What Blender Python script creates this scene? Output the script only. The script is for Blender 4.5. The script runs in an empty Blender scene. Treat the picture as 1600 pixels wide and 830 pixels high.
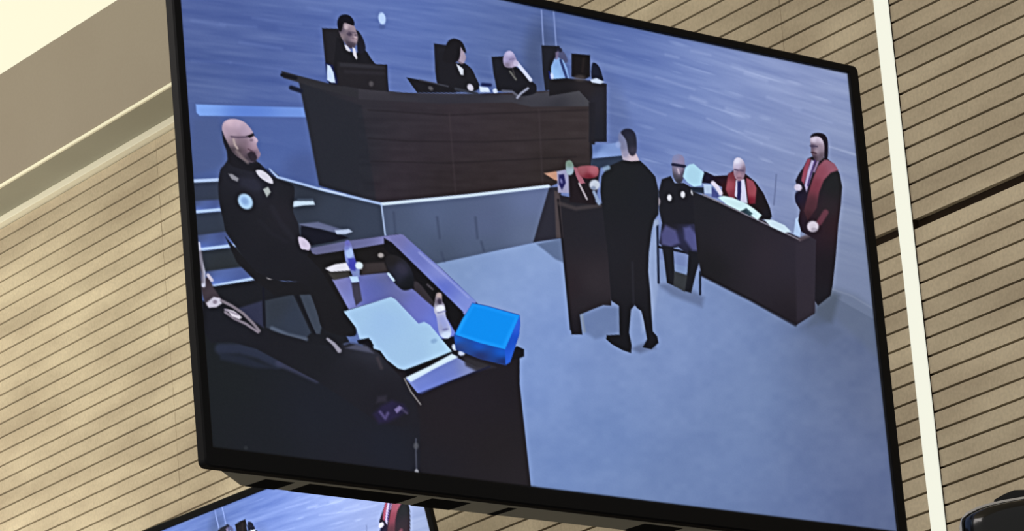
import bpy, bmesh, math, random
import numpy as np
from mathutils import Vector, Matrix, Euler

C = bpy.context.scene.collection
EYE = 1.5                                   # camera height above the floor

# ------------------------------------------------------------------ camera
FPX = 7800.0
PITCH, ROLL = 0.256061, -0.088603
def cam_axes():
    cp, sp, cr, sr = math.cos(PITCH), math.sin(PITCH), math.cos(ROLL), math.sin(ROLL)
    f = np.array([0, cp, sp]); r = np.array([1, 0, 0.]); u = np.array([0, -sp, cp])
    return cr*r + sr*u, -sr*r + cr*u, f
RX, UP, FW = cam_axes()
cd = bpy.data.cameras.new('camera'); cam = bpy.data.objects.new('camera', cd); C.objects.link(cam)
cd.sensor_width = 36; cd.lens = 36*FPX/1600; cd.clip_end = 200
cam.matrix_world = Matrix(((RX[0], UP[0], -FW[0], 0), (RX[1], UP[1], -FW[1], 0), (RX[2], UP[2], -FW[2], EYE), (0, 0, 0, 1)))
bpy.context.scene.camera = cam

# ------------------------------------------------------------------ world, exposure
w = bpy.data.worlds.new('world'); bpy.context.scene.world = w; w.use_nodes = True
bg = w.node_tree.nodes['Background']; bg.inputs[0].default_value = (1.0, 0.98, 0.95, 1); bg.inputs[1].default_value = 0.30
vs = bpy.context.scene.view_settings
vs.view_transform = 'Standard'; vs.look = 'None'; vs.exposure = 0; vs.gamma = 1; vs.use_curve_mapping = False

# ------------------------------------------------------------------ wall frame: s runs along the slatted wall, d out of it, z up
WA = -0.9790083515
WDIR = np.array([math.cos(WA), math.sin(WA), 0.]); OUT = np.array([math.sin(WA), -math.cos(WA), 0.])
OUT = OUT if OUT[1] < 0 else -OUT           # points from the wall to the room
WD = 5.2
def wp(s, d, z):
    return Vector(WDIR*s - OUT*WD + OUT*d + np.array([0, 0, z + EYE]))
WALLM = Matrix(((WDIR[0], OUT[0], 0, 0), (WDIR[1], OUT[1], 0, 0), (0, 0, 1, 0), (0, 0, 0, 1)))
def wall_matrix(s, d, z):
    # local X along the wall, local Y into the wall, Z up
    m = Matrix(((WDIR[0], -OUT[0], 0, 0), (WDIR[1], -OUT[1], 0, 0), (0, 0, 1, 0), (0, 0, 0, 1)))
    m.translation = wp(s, d, z); return m

# unseen area lights, added and aimed to brighten wall, trim and soffit
def area(name, loc, target, size, power, col):
    l = bpy.data.lights.new(name, 'AREA'); l.shape = 'RECTANGLE'; l.size, l.size_y = size; l.energy = power; l.color = col
    o = bpy.data.objects.new(name, l); C.objects.link(o); o.location = loc
    o.rotation_euler = (Vector(target) - Vector(loc)).to_track_quat('-Z', 'Y').to_euler(); return o
area('fill_light_far', wp(-11.4, 2.0, 1.5), wp(-9.2, 0, 2.5), (1.4, 0.8), 84, (1.0, 0.94, 0.83))
area('fill_light_near', wp(-5.2, 3.6, 2.6), wp(-6.6, 0, 2.1), (2.0, 1.2), 44, (1.0, 0.94, 0.90))

# ------------------------------------------------------------------ materials
def mat(name, col, rough=0.6, spec=0.3, metal=0.0, emit=None, strength=1.0):
    m = bpy.data.materials.new(name); m.use_nodes = True; b = m.node_tree.nodes['Principled BSDF']
    b.inputs['Base Color'].default_value = (*col, 1); b.inputs['Roughness'].default_value = rough
    b.inputs['Specular IOR Level'].default_value = spec; b.inputs['Metallic'].default_value = metal
    if emit: b.inputs['Emission Color'].default_value = (*emit, 1); b.inputs['Emission Strength'].default_value = strength
    return m
def lin(r, g, b):
    f = lambda c: (c/255/12.92) if c/255 <= 0.04045 else ((c/255+0.055)/1.055)**2.4
    return (f(r), f(g), f(b))
def noisy(m, c1, c2, scale=(3, 3, 3), detail=6, grain=0.0, bump=0.0, per_object=0.0):
    nt = m.node_tree; N, L = nt.nodes, nt.links; b = N['Principled BSDF']
    tc = N.new('ShaderNodeTexCoord'); mp = N.new('ShaderNodeMapping'); mp.inputs['Scale'].default_value = scale
    geo = N.new('ShaderNodeNewGeometry'); L.new(geo.outputs['Position'], mp.inputs['Vector'])
    mp.inputs['Rotation'].default_value = (0, 0, -WA)
    n = N.new('ShaderNodeTexNoise'); n.inputs['Scale'].default_value = 1; n.inputs['Detail'].default_value = detail
    L.new(mp.outputs[0], n.inputs['Vector'])
    r = N.new('ShaderNodeValToRGB'); r.color_ramp.elements[0].position = .32; r.color_ramp.elements[1].position = .68
    r.color_ramp.elements[0].color = (*c1, 1); r.color_ramp.elements[1].color = (*c2, 1)
    L.new(n.outputs['Fac'], r.inputs[0]); out = r.outputs[0]
    n2 = N.new('ShaderNodeTexNoise'); n2.inputs['Scale'].default_value = 170; n2.inputs['Detail'].default_value = 3
    L.new(geo.outputs['Position'], n2.inputs['Vector'])
    if grain:
        mr = N.new('ShaderNodeMapRange'); mr.inputs['From Min'].default_value = .3; mr.inputs['From Max'].default_value = .7
        mr.inputs['To Min'].default_value = 1-grain; mr.inputs['To Max'].default_value = 1+grain
        L.new(n2.outputs['Fac'], mr.inputs['Value'])
        v = N.new('ShaderNodeVectorMath'); v.operation = 'SCALE'; L.new(out, v.inputs[0]); L.new(mr.outputs[0], v.inputs['Scale']); out = v.outputs[0]
    if per_object:
        oi = N.new('ShaderNodeObjectInfo'); mr = N.new('ShaderNodeMapRange')
        mr.inputs['To Min'].default_value = 1-per_object; mr.inputs['To Max'].default_value = 1+per_object
        L.new(oi.outputs['Random'], mr.inputs['Value'])
        v = N.new('ShaderNodeVectorMath'); v.operation = 'SCALE'; L.new(out, v.inputs[0]); L.new(mr.outputs[0], v.inputs['Scale']); out = v.outputs[0]
    L.new(out, b.inputs['Base Color'])
    if bump:
        bp = N.new('ShaderNodeBump'); bp.inputs['Strength'].default_value = bump; bp.inputs['Distance'].default_value = .001
        L.new(n2.outputs['Fac'], bp.inputs['Height']); L.new(bp.outputs[0], b.inputs['Normal'])
    return m
M = {}
M['slat'] = noisy(mat('slat_board', (.5, .42, .3), .75, .2), lin(172, 158, 135), lin(203, 190, 164), (3.2, 3.2, 11), 6, .09, .15, .06)
M['backing'] = mat('dark_backing', lin(36, 26, 16), .9, .1)
M['plaster'] = noisy(mat('beige_plaster', (.5, .5, .4), .9, .1), lin(142, 132, 120), lin(150, 141, 129), (1.5, 1.5, 1.5), 3, .02)
M['grey_paint'] = noisy(mat('grey_paint', (.4, .4, .35), .8, .2), lin(150, 148, 132), lin(162, 160, 144), (2, 2, 2), 3, .02)
M['white_trim'] = mat('cream_trim', lin(240, 236, 214), .5, .4)
M['panel_glow'] = mat('luminous_panel', (.12, .12, .1), .5, .2, 0, lin(252, 248, 218), .93)
M['strip_glow'] = mat('light_strip_diffuser', (.25, .25, .23), .5, .2, 0, lin(240, 242, 226), .86)
M['bezel'] = mat('black_bezel', lin(6, 6, 8), .5, .16)
M['chassis'] = mat('black_plastic', lin(30, 30, 31), .6, .3)
M['under'] = mat('grey_plastic_underside', lin(150, 147, 134), .6, .3)
M['slot'] = mat('vent_black', lin(8, 8, 8), .9, .1)
M['steel'] = mat('painted_steel', lin(40, 40, 42), .4, .5, .6)
M['gloss'] = mat('glossy_black_shell', lin(18, 19, 19), .12, .6)
M['rim'] = mat('silver_rim', lin(205, 203, 198), .35, .5, .25)
M['floor'] = noisy(mat('grey_floor', (.3, .3, .3), .7, .2), lin(170, 162, 150), lin(188, 180, 168), (1, 1, 1), 3)
M['wallpaint'] = mat('warm_wall_paint', lin(170, 160, 140), .9, .1)
def picture_material(name, gain):
    m = bpy.data.materials.new(name); m.use_nodes = True; nt = m.node_tree; b = nt.nodes['Principled BSDF']
    a = nt.nodes.new('ShaderNodeVertexColor'); a.layer_name = 'picture'
    b.inputs['Base Color'].default_value = (0.004, 0.004, 0.005, 1); b.inputs['Roughness'].default_value = .45
    b.inputs['Specular IOR Level'].default_value = .12
    nt.links.new(a.outputs['Color'], b.inputs['Emission Color']); b.inputs['Emission Strength'].default_value = gain
    m.cycles.emission_sampling = 'NONE'
    return m
M['picture'] = picture_material('lit_display_picture', 1.0)
M['picture_bright'] = picture_material('brighter_lit_display_picture', 1.75)

# ------------------------------------------------------------------ mesh helpers
def link_mesh(name, bm, m, parent=None, matrix=None, smooth=False):
    me = bpy.data.meshes.new(name); bm.to_mesh(me); bm.free(); me.materials.append(m)
    if smooth:
        for p in me.polygons: p.use_smooth = True
    o = bpy.data.objects.new(name, me); C.objects.link(o)
    if parent is not None: o.parent = parent
    if matrix is not None: o.matrix_world = matrix
    return o
def box(bm, x0, x1, y0, y1, z0, z1, bev=0.0):
    vs = [bm.verts.new(p) for p in ((x0,y0,z0),(x1,y0,z0),(x1,y1,z0),(x0,y1,z0),(x0,y0,z1),(x1,y0,z1),(x1,y1,z1),(x0,y1,z1))]
    fs = [bm.faces.new([vs[i] for i in f]) for f in ((0,3,2,1),(4,5,6,7),(0,1,5,4),(1,2,6,5),(2,3,7,6),(3,0,4,7))]
    if bev:
        es = list({e for f in fs for e in f.edges}); bmesh.ops.bevel(bm, geom=es, offset=bev, segments=2, profile=.6, affect='EDGES')
    return vs
def boxmesh(*a, bev=0.0):
    bm = bmesh.new(); box(bm, *a, bev=bev); return bm
def empty(name, matrix, **props):
    o = bpy.data.objects.new(name, None); C.objects.link(o); o.matrix_world = matrix
    for k, v in props.items(): o[k] = v
    return o
def tag(o, **props):
    for k, v in props.items(): o[k] = v
    return o
def cyl(bm, p0, p1, r, n=20, r2=None):
    p0, p1 = Vector(p0), Vector(p1); d = (p1-p0); q = d.to_track_quat('Z', 'Y'); r2 = r if r2 is None else r2
    a = [bm.verts.new(p0 + q @ Vector((r*math.cos(t), r*math.sin(t), 0))) for t in [2*math.pi*i/n for i in range(n)]]
    b = [bm.verts.new(p1 + q @ Vector((r2*math.cos(t), r2*math.sin(t), 0))) for t in [2*math.pi*i/n for i in range(n)]]
    for i in range(n): bm.faces.new((a[i], a[(i+1) % n], b[(i+1) % n], b[i]))
    bm.faces.new(a[::-1]); bm.faces.new(b)

# ------------------------------------------------------------------ the slatted wall
Z0, PITCHZ, WIDE = 3.062951, 0.0324783, 0.0133941      # first joint, slat pitch, extra width of the one wide joint
S_END0, SEAM1, SEAM2, ST0, ST1, S_END1 = -12.3, -9.080, -6.806, -6.5342, -6.4953, -4.2
back = link_mesh('wall_back', boxmesh(S_END0, S_END1, 0.012, 0.10, -EYE, 3.06 + PITCHZ), M['backing'], None, wall_matrix(0, 0, 0))
back['kind'] = 'structure'
rnd = random.Random(4)
GAP, DEPTH = 0.0042, 0.012
slat_meshes = {}
def slat(s0, s1, zt, zb):
    L, H = round(s1-s0, 4), round(zt-zb, 4); key = (L, H)
    if key not in slat_meshes:
        bm = bmesh.new(); b_ = .0008
        # board with a small chamfer around its face, 9 faces
        box(bm, -L/2, L/2, 0.0008, DEPTH, -H/2, H/2)
        f = [f for f in bm.faces if abs(f.calc_center_median().y - .0008) < 1e-6][0]
        r = bmesh.ops.inset_region(bm, faces=[f], thickness=b_)
        bmesh.ops.translate(bm, verts=f.verts, vec=(0, -.0008, 0))
        bmesh.ops.recalc_face_normals(bm, faces=bm.faces)
        me = bpy.data.meshes.new('slat'); bm.to_mesh(me); bm.free(); me.materials.append(M['slat']); slat_meshes[key] = me
    o = bpy.data.objects.new('slat', slat_meshes[key]); C.objects.link(o); o.parent = back
    o.matrix_world = wall_matrix((s0+s1)/2, rnd.uniform(-.0004, .0004), (zt+zb)/2); return o
bpy.context.view_layer.update()
sections = ((S_END0, SEAM1-.0006), (SEAM1+.0006, SEAM2-.0005), (SEAM2+.0005, ST0-.002), (ST1+.002, S_END1))
for a, b in sections:
    for k in range(-1, 60):
        # joint k lies at Z0 - PITCHZ*k; the wide joint is number 27
        zj = lambda k: Z0 - PITCHZ*k - (WIDE if k > 27 else (WIDE/2 if k == 27 else 0))
        g1 = GAP/2 + (WIDE/2 if k == 27 else 0); g2 = GAP/2 + (WIDE/2 if k+1 == 27 else 0)
        zt, zb = zj(k) - g1, zj(k+1) + g2
        if k == -1: zt = Z0 + .0235
        slat(a, b, zt, zb)

# linear light strip set between the boards
st = empty('light_strip', wall_matrix((ST0+ST1)/2, 0, 1.9), label='slim white glowing light strip running up the slatted wall', category='light')
hw = (ST1-ST0)/2
link_mesh('diffuser', boxmesh(-hw, hw, -.003, .010, -1.1, 1.0, bev=.001), M['strip_glow'], st)
bm = bmesh.new(); box(bm, -hw-.0016, -hw-.0003, -.001, .011, -1.1, 1.0); box(bm, hw+.0003, hw+.0016, -.001, .011, -1.1, 1.0)
link_mesh('edge_channel', bm, M['backing'], st)

# ------------------------------------------------------------------ cornice, bulkhead and ceiling above the wall
def strct(name, bm, m):
    o = link_mesh(name, bm, m, None, wall_matrix(0, 0, 0)); o['kind'] = 'structure'; return o
ZT = 3.0895
A0, A1 = -12.5, -4.0
strct('trim_1', boxmesh(A0, A1, -.020, .10, ZT, ZT+.016, bev=.002), M['white_trim'])
BD = .125; ZU = ZT + .016; FH = .2555
strct('ceiling_soffit', boxmesh(A0, A1, -BD, .10, ZU, ZU+.05), M['grey_paint'])
strct('trim_2', boxmesh(A0, A1, -BD-.006, -BD, ZU-.001, ZU+.0055), M['white_trim'])
strct('ceiling_fascia', boxmesh(A0, A1, -BD-.004, -BD+.02, ZU+.0055, ZU+FH), M['plaster'])
# ------------------------------------------------------------------ room beyond the frame
ZC = ZU + FH
bm = bmesh.new(); box(bm, A0, A1, -8.0, .1, ZC+.03, ZC+.1); strct('ceiling', bm, M['wallpaint'])
o = link_mesh('ceiling_glow_panel', boxmesh(-11.9, -7.2, -1.9, -BD+.0, ZC+.0, ZC+.025, bev=.003), M['panel_glow'], None, wall_matrix(0, 0, 0))  # cream ceiling panel, brightened by its own emission
tag(o, label='wide cream ceiling panel set to glow above the beige bulkhead', category='ceiling light')
strct('floor', boxmesh(A0, A1, -8, .1, -EYE-.05, -EYE), M['floor'])

# ------------------------------------------------------------------ the pictures on the displays
# points below are read off the photograph of the display and carried onto the display's own plane
TV_E = Euler((-0.0058115, 0.0060533, 0.7758259), 'XYZ')
def eul(rx, ry, rz):
    return (Matrix.Rotation(rz, 3, 'Z') @ Matrix.Rotation(rx, 3, 'X') @ Matrix.Rotation(ry, 3, 'Y'))
TVM = eul(-0.0058115, 0.0060533, 0.7758259); TVO = Vector((0.0545699, 6.178244, 1.632351))
def tv_to_px(x, z):
    m = np.array(TVM); P = np.outer(x, m[:, 0]) + np.outer(z, m[:, 2]) + np.array(TVO)
    wv = P @ FW
    return 800 + FPX*(P @ RX)/wv, 415 - FPX*(P @ UP)/wv

class Canvas:
    def __init__(s, X, Y):
        s.X, s.Y = X.ravel().astype(np.float32), Y.ravel().astype(np.float32)
        s.C = np.zeros((s.X.size, 3), np.float32); s.I = np.zeros(s.X.size, np.int16); s.names = ['']; s.off = (0, 0)
        s.order = np.argsort(s.X); s.sx = s.X[s.order]
        s.rs = np.random.RandomState(7); s.lat = s.rs.rand(256, 256).astype(np.float32)
    def new(s, name, label=None):
        s.names.append((name, label)); return len(s.names)-1
    def sel(s, x0, y0, x1, y1):
        a, b = np.searchsorted(s.sx, [x0, x1]); i = s.order[a:b]; y = s.Y[i]
        return i[(y >= y0) & (y <= y1)]
    def noise(s, u, v):
        u = u + 1000.; v = v + 1000.
        iu, iv = np.floor(u).astype(int), np.floor(v).astype(int); fu, fv = u-iu, v-iv
        fu = fu*fu*(3-2*fu); fv = fv*fv*(3-2*fv); L = s.lat
        g = lambda a, b: L[a % 256, b % 256]
        return (g(iu, iv)*(1-fu)+g(iu+1, iv)*fu)*(1-fv) + (g(iu, iv+1)*(1-fu)+g(iu+1, iv+1)*fu)*fv
    def col(s, c, i):
        if not isinstance(c[0], (int, float)):
            sp = math.hypot(max(q[0] for q in c)-min(q[0] for q in c), max(q[1] for q in c)-min(q[1] for q in c)); k0 = (.075*sp)**2 + 2
        if isinstance(c[0], (int, float)): return np.array(c, np.float32)[None]
        x, y = s.X[i], s.Y[i]; W = 0; A = 0
        for px, py, pc in c:
            wt = 1/((x-px)**2+(y-py)**2+k0)**1.3
            W = W + wt; A = A + wt[:, None]*np.array(pc, np.float32)
        return A/W[:, None]
    @staticmethod
    def smooth(p):
        n = len(p); out = []
        for k in range(n):
            a, b, c, d = p[k-1], p[k], p[(k+1) % n], p[(k+2) % n]
            for t in (0, .25, .5, .75):
                out.append(tuple(.5*((2*b[j]) + (-a[j]+c[j])*t + (2*a[j]-5*b[j]+4*c[j]-d[j])*t*t + (-a[j]+3*b[j]-3*c[j]+d[j])*t**3) for j in (0, 1)))
        return out
    def poly(s, pts, c, f=2.0, id=None, sm=False, al=1.0, grow=0.0, noise=0):
        if sm: pts = s.smooth(pts)
        P = np.array(pts, np.float32) + np.array(s.off, np.float32); g = f + abs(grow) + 1
        i = s.sel(P[:, 0].min()-g, P[:, 1].min()-g, P[:, 0].max()+g, P[:, 1].max()+g)
        if i.size == 0: return
        x, y = s.X[i], s.Y[i]; d2 = np.full(x.shape, 1e12, np.float32); ins = np.zeros(x.shape, bool)
        for k in range(len(P)):
            ax, ay = P[k-1]; bx, by = P[k]; ex, ey = bx-ax, by-ay; L = ex*ex+ey*ey
            if L < 1e-9: continue
            t = np.clip(((x-ax)*ex+(y-ay)*ey)/L, 0, 1); d2 = np.minimum(d2, (x-ax-t*ex)**2+(y-ay-t*ey)**2)
            if ey != 0: ins ^= ((ay > y) != (by > y)) & (x < ex*(y-ay)/ey+ax)
        sd = np.sqrt(d2)*np.where(ins, -1, 1) - grow
        s.put(i, np.clip(.5-sd/f, 0, 1), c, id, al, noise)
    def put(s, i, a, c, id, al=1.0, noise=0):
        k = a > 0; i = i[k]; a = a[k]; a = a*a*(3-2*a)*al
        cc = s.col(c, i)
        if noise: cc = cc + (noise*(s.noise(s.X[i]/7, s.Y[i]/5)-.5)*2)[:, None]
        s.C[i] = s.C[i]*(1-a[:, None]) + cc*a[:, None]
        if id is not None: s.I[i[a > .5*al]] = id
    def line(s, pts, w, c, f=2.0, id=None, al=1.0, w2=None):
        P = np.array(pts, np.float32) + np.array(s.off, np.float32); w2 = w if w2 is None else w2; g = max(w, w2)/2+f+1
        i = s.sel(P[:, 0].min()-g, P[:, 1].min()-g, P[:, 0].max()+g, P[:, 1].max()+g)
        if i.size == 0: return
        x, y = s.X[i], s.Y[i]; best = np.full(x.shape, 1e9, np.float32); n = len(P)-1
        for k in range(n):
            ax, ay = P[k]; bx, by = P[k+1]; ex, ey = bx-ax, by-ay; L = ex*ex+ey*ey+1e-9
            t = np.clip(((x-ax)*ex+(y-ay)*ey)/L, 0, 1)
            ww = w + (w2-w)*(k+t)/n
            best = np.minimum(best, np.hypot(x-ax-t*ex, y-ay-t*ey)-ww/2)
        s.put(i, np.clip(.5-best/f, 0, 1), c, id, al)
    def blob(s, cx, cy, rx, ry, c, ang=0, f=.5, id=None, al=1.0):
        cx += s.off[0]; cy += s.off[1]; g = max(rx, ry)*(1+f)+2; i = s.sel(cx-g, cy-g, cx+g, cy+g)
        if i.size == 0: return
        t = math.radians(ang); x, y = s.X[i]-cx, s.Y[i]-cy
        u, v = x*math.cos(t)+y*math.sin(t), -x*math.sin(t)+y*math.cos(t)
        r = np.hypot(u/rx, v/ry); s.put(i, np.clip((1+f/2-r)/f, 0, 1), c, id, al)

def paint(X, Y, lower=0):
    c = Canvas(X, Y); P, Ln, B = c.poly, c.line, c.blob
    DK = (24, 25, 33)
    # --- wall of the pictured room
    wall = c.new('pictured_wall', 'blue lit stone wall shown on the screen')
    allp = [(200, -200), (1500, -200), (1500, 950), (200, 950)]
    P(allp, [(285, -80, (70, 90, 160)), (290, 20, (78, 98, 165)), (310, 130, (74, 94, 150)), (400, 60, (78, 100, 168)), (450, 140, (80, 100, 170)), (500, -60, (86, 112, 186)), (600, 60, (92, 118, 196)), (650, 20, (90, 118, 198)), (740, 60, (88, 115, 190)),
             (820, 50, (78, 100, 165)), (845, 100, (60, 78, 120)), (800, 80, (76, 98, 160)), (900, 60, (84, 112, 186)), (960, 120, (92, 120, 198)), (975, 180, (90, 112, 182)), (1050, 130, (112, 138, 208)),
             (1100, 200, (120, 144, 208)), (1150, 120, (138, 156, 212)), (1200, 240, (128, 146, 198)), (1250, 130, (142, 156, 208)), (1310, 150, (146, 162, 206)), (1325, 250, (140, 154, 196)),
             (1215, 300, (128, 142, 192)), (1330, 350, (126, 140, 172)), (1345, 450, (112, 126, 160)), (1320, 420, (118, 132, 166)), (1000, 230, (98, 122, 188)), (1040, 235, (104, 128, 196)),
             (430, 230, (70, 98, 172)), (330, 230, (70, 92, 155)), (480, 280, (76, 104, 180)), (440, 200, (68, 94, 168)), (330, 350, (70, 95, 150))], id=wall)
    i = c.sel(200, -200, 1500, 520); x, y = c.X[i], c.Y[i]
    xs = np.clip((x-560)/560, 0, 1); v = y - (0.11*x + .19*560*xs*xs/2 + np.where(x > 1120, .19*(x-1120), 0))
    n = (c.noise(x/60, v/5.5)-.5)*.6 + (c.noise(x/110+9, v/13+3)-.5) + (c.noise(x/28+31, v/3.2+5)-.5)*.35
    amp = np.where(y < 170, 17, 13)*np.clip(1-(y-340)/120, 0.1, 1)
    amp = np.where((x < 500) & (y > 160), 3, amp)
    br = np.clip(c.noise(x/46+70, v/6.5+11)-.80, 0, 1)*95*np.clip((x-860)/150, .15, 1)
    br = np.where(y > 300, 0, br)
    c.C[i] += (n*amp+br)[:, None]*np.array([1.05, 1.0, .72])
    for a, b_, w_, al in (((300, 32), (350, 40), 7, .35), ((345, 37), (400, 42), 6, .3), ((375, 66), (440, 76), 6, .4), ((300, 95), (360, 98), 6, .3), ((360, 98), (440, 108), 6, .22),
                          ((395, 28), (470, 38), 4, .3), ((483, 12), (515, 18), 9, .35), ((440, 45), (490, 54), 14, .25), ((1025, 120), (1085, 140), 4, .35), ((1080, 152), (1102, 160), 8, .5),
                          ((1135, 170), (1170, 182), 7, .6), ((1165, 115), (1198, 126), 7, .55), ((1200, 152), (1250, 170), 7, .45), ((1105, 185), (1190, 224), 4, .5), ((1190, 224), (1240, 240), 4, .35),
                          ((1165, 205), (1200, 216), 6, .4), ((985, 160), (1040, 180), 5, .3), ((1240, 172), (1300, 192), 5, .3), ((1040, 85), (1060, 90), 5, .4), ((1080, 80), (1110, 86), 5, .35)):
        Ln([a, b_], w_*.35, (172, 188, 234) if a[0] > 900 else (118, 142, 212), f=max(7, w_*1.5), al=al*.85)
    B(845, 95, 26, 60, (62, 78, 118), f=1.0, al=.6)
    B(965, 185, 18, 60, (80, 98, 150), -12, f=1.2, al=.35)
    k = c.new('wall_clock', 'small pale oval clock on the pictured wall')
    B(597, 29, 5.5, 9.5, (176, 206, 255), -8, .5, k); B(597, 42, 5, 4, (66, 86, 150), f=1, al=.5)
    k = c.new('pale_bar', 'pale blue bar low on the pictured wall')  # pale blue band across the lower wall
    P([(306, 163), (398, 166), (474, 168), (478, 183), (400, 182), (312, 181), (307, 176)], [(310, 172, (118, 165, 250)), (390, 175, (88, 130, 225)), (470, 175, (106, 148, 235))], f=3, id=k)
    P([(300, 186), (340, 184), (352, 200), (350, 260), (300, 275)], (70, 88, 140), f=14, al=.5)
    B(475, 265, 30, 26, (62, 80, 140), f=1.2, al=.5)
    # --- floor
    fl = c.new('pictured_floor', 'pale blue floor shown on the screen')
    P([(560, 460), (682, 411), (836, 379), (880, 372), (1025, 350), (1030, 405), (1150, 440), (1272, 478), (1300, 462), (1362, 497), (1500, 540), (1500, 950), (600, 950), (640, 700)],
      [(700, 430, (126, 155, 205)), (835, 395, (140, 170, 222)), (850, 440, (140, 168, 226)), (760, 465, (122, 152, 212)), (700, 410, (118, 146, 195)), (870, 500, (118, 150, 218)), (830, 600, (116, 146, 212)), (850, 740, (108, 138, 200)), (830, 560, (120, 152, 216)), (930, 560, (118, 144, 202)),
       (950, 680, (106, 136, 196)), (1050, 560, (120, 146, 204)), (1050, 760, (104, 130, 184)), (1060, 480, (130, 156, 212)), (1130, 520, (118, 144, 200)), (1180, 620, (112, 138, 190)),
       (1200, 520, (110, 136, 192)), (1280, 560, (94, 112, 155)), (1330, 480, (100, 112, 142)), (1350, 560, (86, 100, 138)), (1310, 700, (96, 114, 160)), (1380, 760, (88, 104, 150)), (1250, 790, (98, 120, 172)), (1150, 720, (106, 132, 186)), (1330, 800, (86, 102, 148)), (1380, 640, (96, 108, 142)),
       (1285, 500, (84, 98, 130)), (990, 440, (120, 140, 185)), (1395, 815, (92, 106, 145))], f=3, id=fl)
    i = c.sel(600, 380, 1450, 900); m = c.I[i] == fl; i = i[m]; x, y = c.X[i], c.Y[i]
    n = (c.noise(x/38, y/30)-.5)*7 + (c.noise(x/12+5, y/10)-.5)*5
    c.C[i] += n[:, None]*np.array([1, .95, .75])
    P([(1300, 448), (1340, 462), (1372, 490), (1372, 560), (1330, 520), (1285, 480)], (92, 106, 132), f=16, al=.5)
    P([(1277, 475), (1300, 455), (1312, 462), (1300, 505), (1262, 510)], (76, 88, 108), f=12, al=.75)
    P([(1275, 492), (1320, 520), (1290, 540), (1245, 512)], (88, 104, 140), f=16, al=.6)
    Ln([(1300, 452), (1330, 462), (1372, 487)], 2, (140, 150, 175), f=4, al=.4)
    P([(838, 381), (880, 372), (884, 412), (868, 405)], (84, 104, 145), f=5, al=.9)                  # shade by the platform
    P([(905, 492), (945, 478), (968, 480), (970, 520), (930, 530), (912, 518)], (84, 104, 150), f=9, al=.55)
    P([(1028, 445), (1062, 440), (1100, 465), (1097, 480), (1050, 462)], (88, 104, 145), f=10, al=.7)
    P([(985, 545), (1020, 530), (1025, 545), (1000, 552)], (78, 92, 130), f=8, al=.6)
    P([(1000, 470), (1012, 400), (1026, 345), (1030, 440), (1020, 500), (1003, 520)], (170, 190, 230), f=8, al=.35)
    # --- steps beside the platform
    sd = c.new('step', 'dark blue step edge beside the seated officer')
    P([(296, 282), (345, 280), (400, 278), (400, 440), (330, 470), (306, 400)], [(310, 300, (48, 58, 82)), (350, 420, (40, 46, 52)), (320, 350, (46, 56, 76)), (520, 330, (50, 60, 80)), (580, 345, (52, 63, 86)), (480, 300, (42, 50, 66))], f=2, id=sd)
    sw = c.new('stair_side', 'dark grey side wall between the officer and the platform')
    P([(400, 270), (425, 266), (440, 278), (600, 320), (603, 368), (540, 380), (420, 420), (400, 420)], [(520, 330, (50, 60, 80)), (580, 345, (52, 63, 86)), (480, 300, (42, 50, 66))], f=2, id=sw)
    for pts in ([(303, 314), (344, 312), (351, 330), (306, 333)], [(308, 368), (352, 362), (370, 386), (311, 392)], [(316, 425), (398, 415), (410, 436), (328, 450)]):
        k = c.new('step', 'blue lit stair tread with a white nosing'); P(pts, [(pts[0][0], pts[0][1], (66, 82, 130)), (pts[1][0], pts[1][1], (62, 78, 135)), (pts[2][0], pts[2][1], (88, 118, 205)), (pts[3][0], pts[3][1], (90, 122, 212))], f=4, id=k)
        Ln([(pts[3][0]+1, pts[3][1]-2), (pts[2][0]-1, pts[2][1]-3)], 4.5, (168, 200, 255), f=3, id=k)
    Ln([(301, 283), (342, 281)], 5, (165, 192, 240), f=2.5, id=sd)
    Ln([(302, 378), (312, 392)], 3, (130, 160, 220), f=3)
    k = c.new('step', 'short white stair nosing right of the officer')
    P([(450, 317), (462, 314), (490, 314), (492, 320), (474, 321), (455, 324)], (185, 210, 235), f=2.5, id=k); Ln([(466, 312), (488, 312)], 3, (90, 108, 135), f=4, al=.7)
    P([(468, 350), (497, 347), (520, 354), (541, 361), (535, 366), (500, 358), (470, 355)], (92, 100, 140), f=4)
    # --- platform
    pf = c.new('platform', 'grey panelled platform front below the judges')
    P([(597, 320), (862, 292), (835, 379), (682, 412), (602, 366)], [(610, 340, (70, 84, 116)), (640, 390, (70, 86, 118)), (680, 330, (80, 96, 134)), (830, 310, (96, 112, 158)), (830, 370, (92, 108, 145)), (690, 405, (66, 80, 108)), (760, 350, (82, 96, 136)), (760, 390, (74, 90, 122))], f=2.5, id=pf)
    for a, b_ in (((615, 332), (618, 366)), ((683, 340), (687, 372)), ((743, 340), (746, 372)), ((752, 378), (756, 392)), ((690, 395), (694, 408))): Ln([a, b_], 3.5, (56, 68, 98), f=5, al=.6)
    P([(858, 293), (876, 292), (880, 372), (833, 379)], (40, 40, 54), f=3, id=pf)
    # --- judges' bench
    bn = c.new('judges_bench', 'long dark brown bench the judges sit behind')
    P([(441, 112), (475, 121), (515, 131), (560, 137), (620, 145), (740, 147), (905, 140), (922, 155), (924, 262), (862, 291), (597, 317), (588, 316), (499, 290), (483, 205), (467, 128), (444, 121)], [(480, 150, (36, 38, 48)), (540, 230, (32, 36, 48)), (520, 290, (34, 38, 50)),
       (580, 160, (46, 44, 54)), (570, 250, (38, 40, 50)), (620, 250, (52, 42, 52)), (600, 300, (48, 38, 48)), (640, 170, (50, 44, 54)), (720, 200, (54, 45, 54)), (800, 220, (54, 45, 50)), (900, 200, (56, 47, 50)), (860, 270, (44, 36, 36)), (700, 290, (42, 34, 38)), (760, 280, (46, 37, 40))], f=2.5, id=bn)
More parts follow.
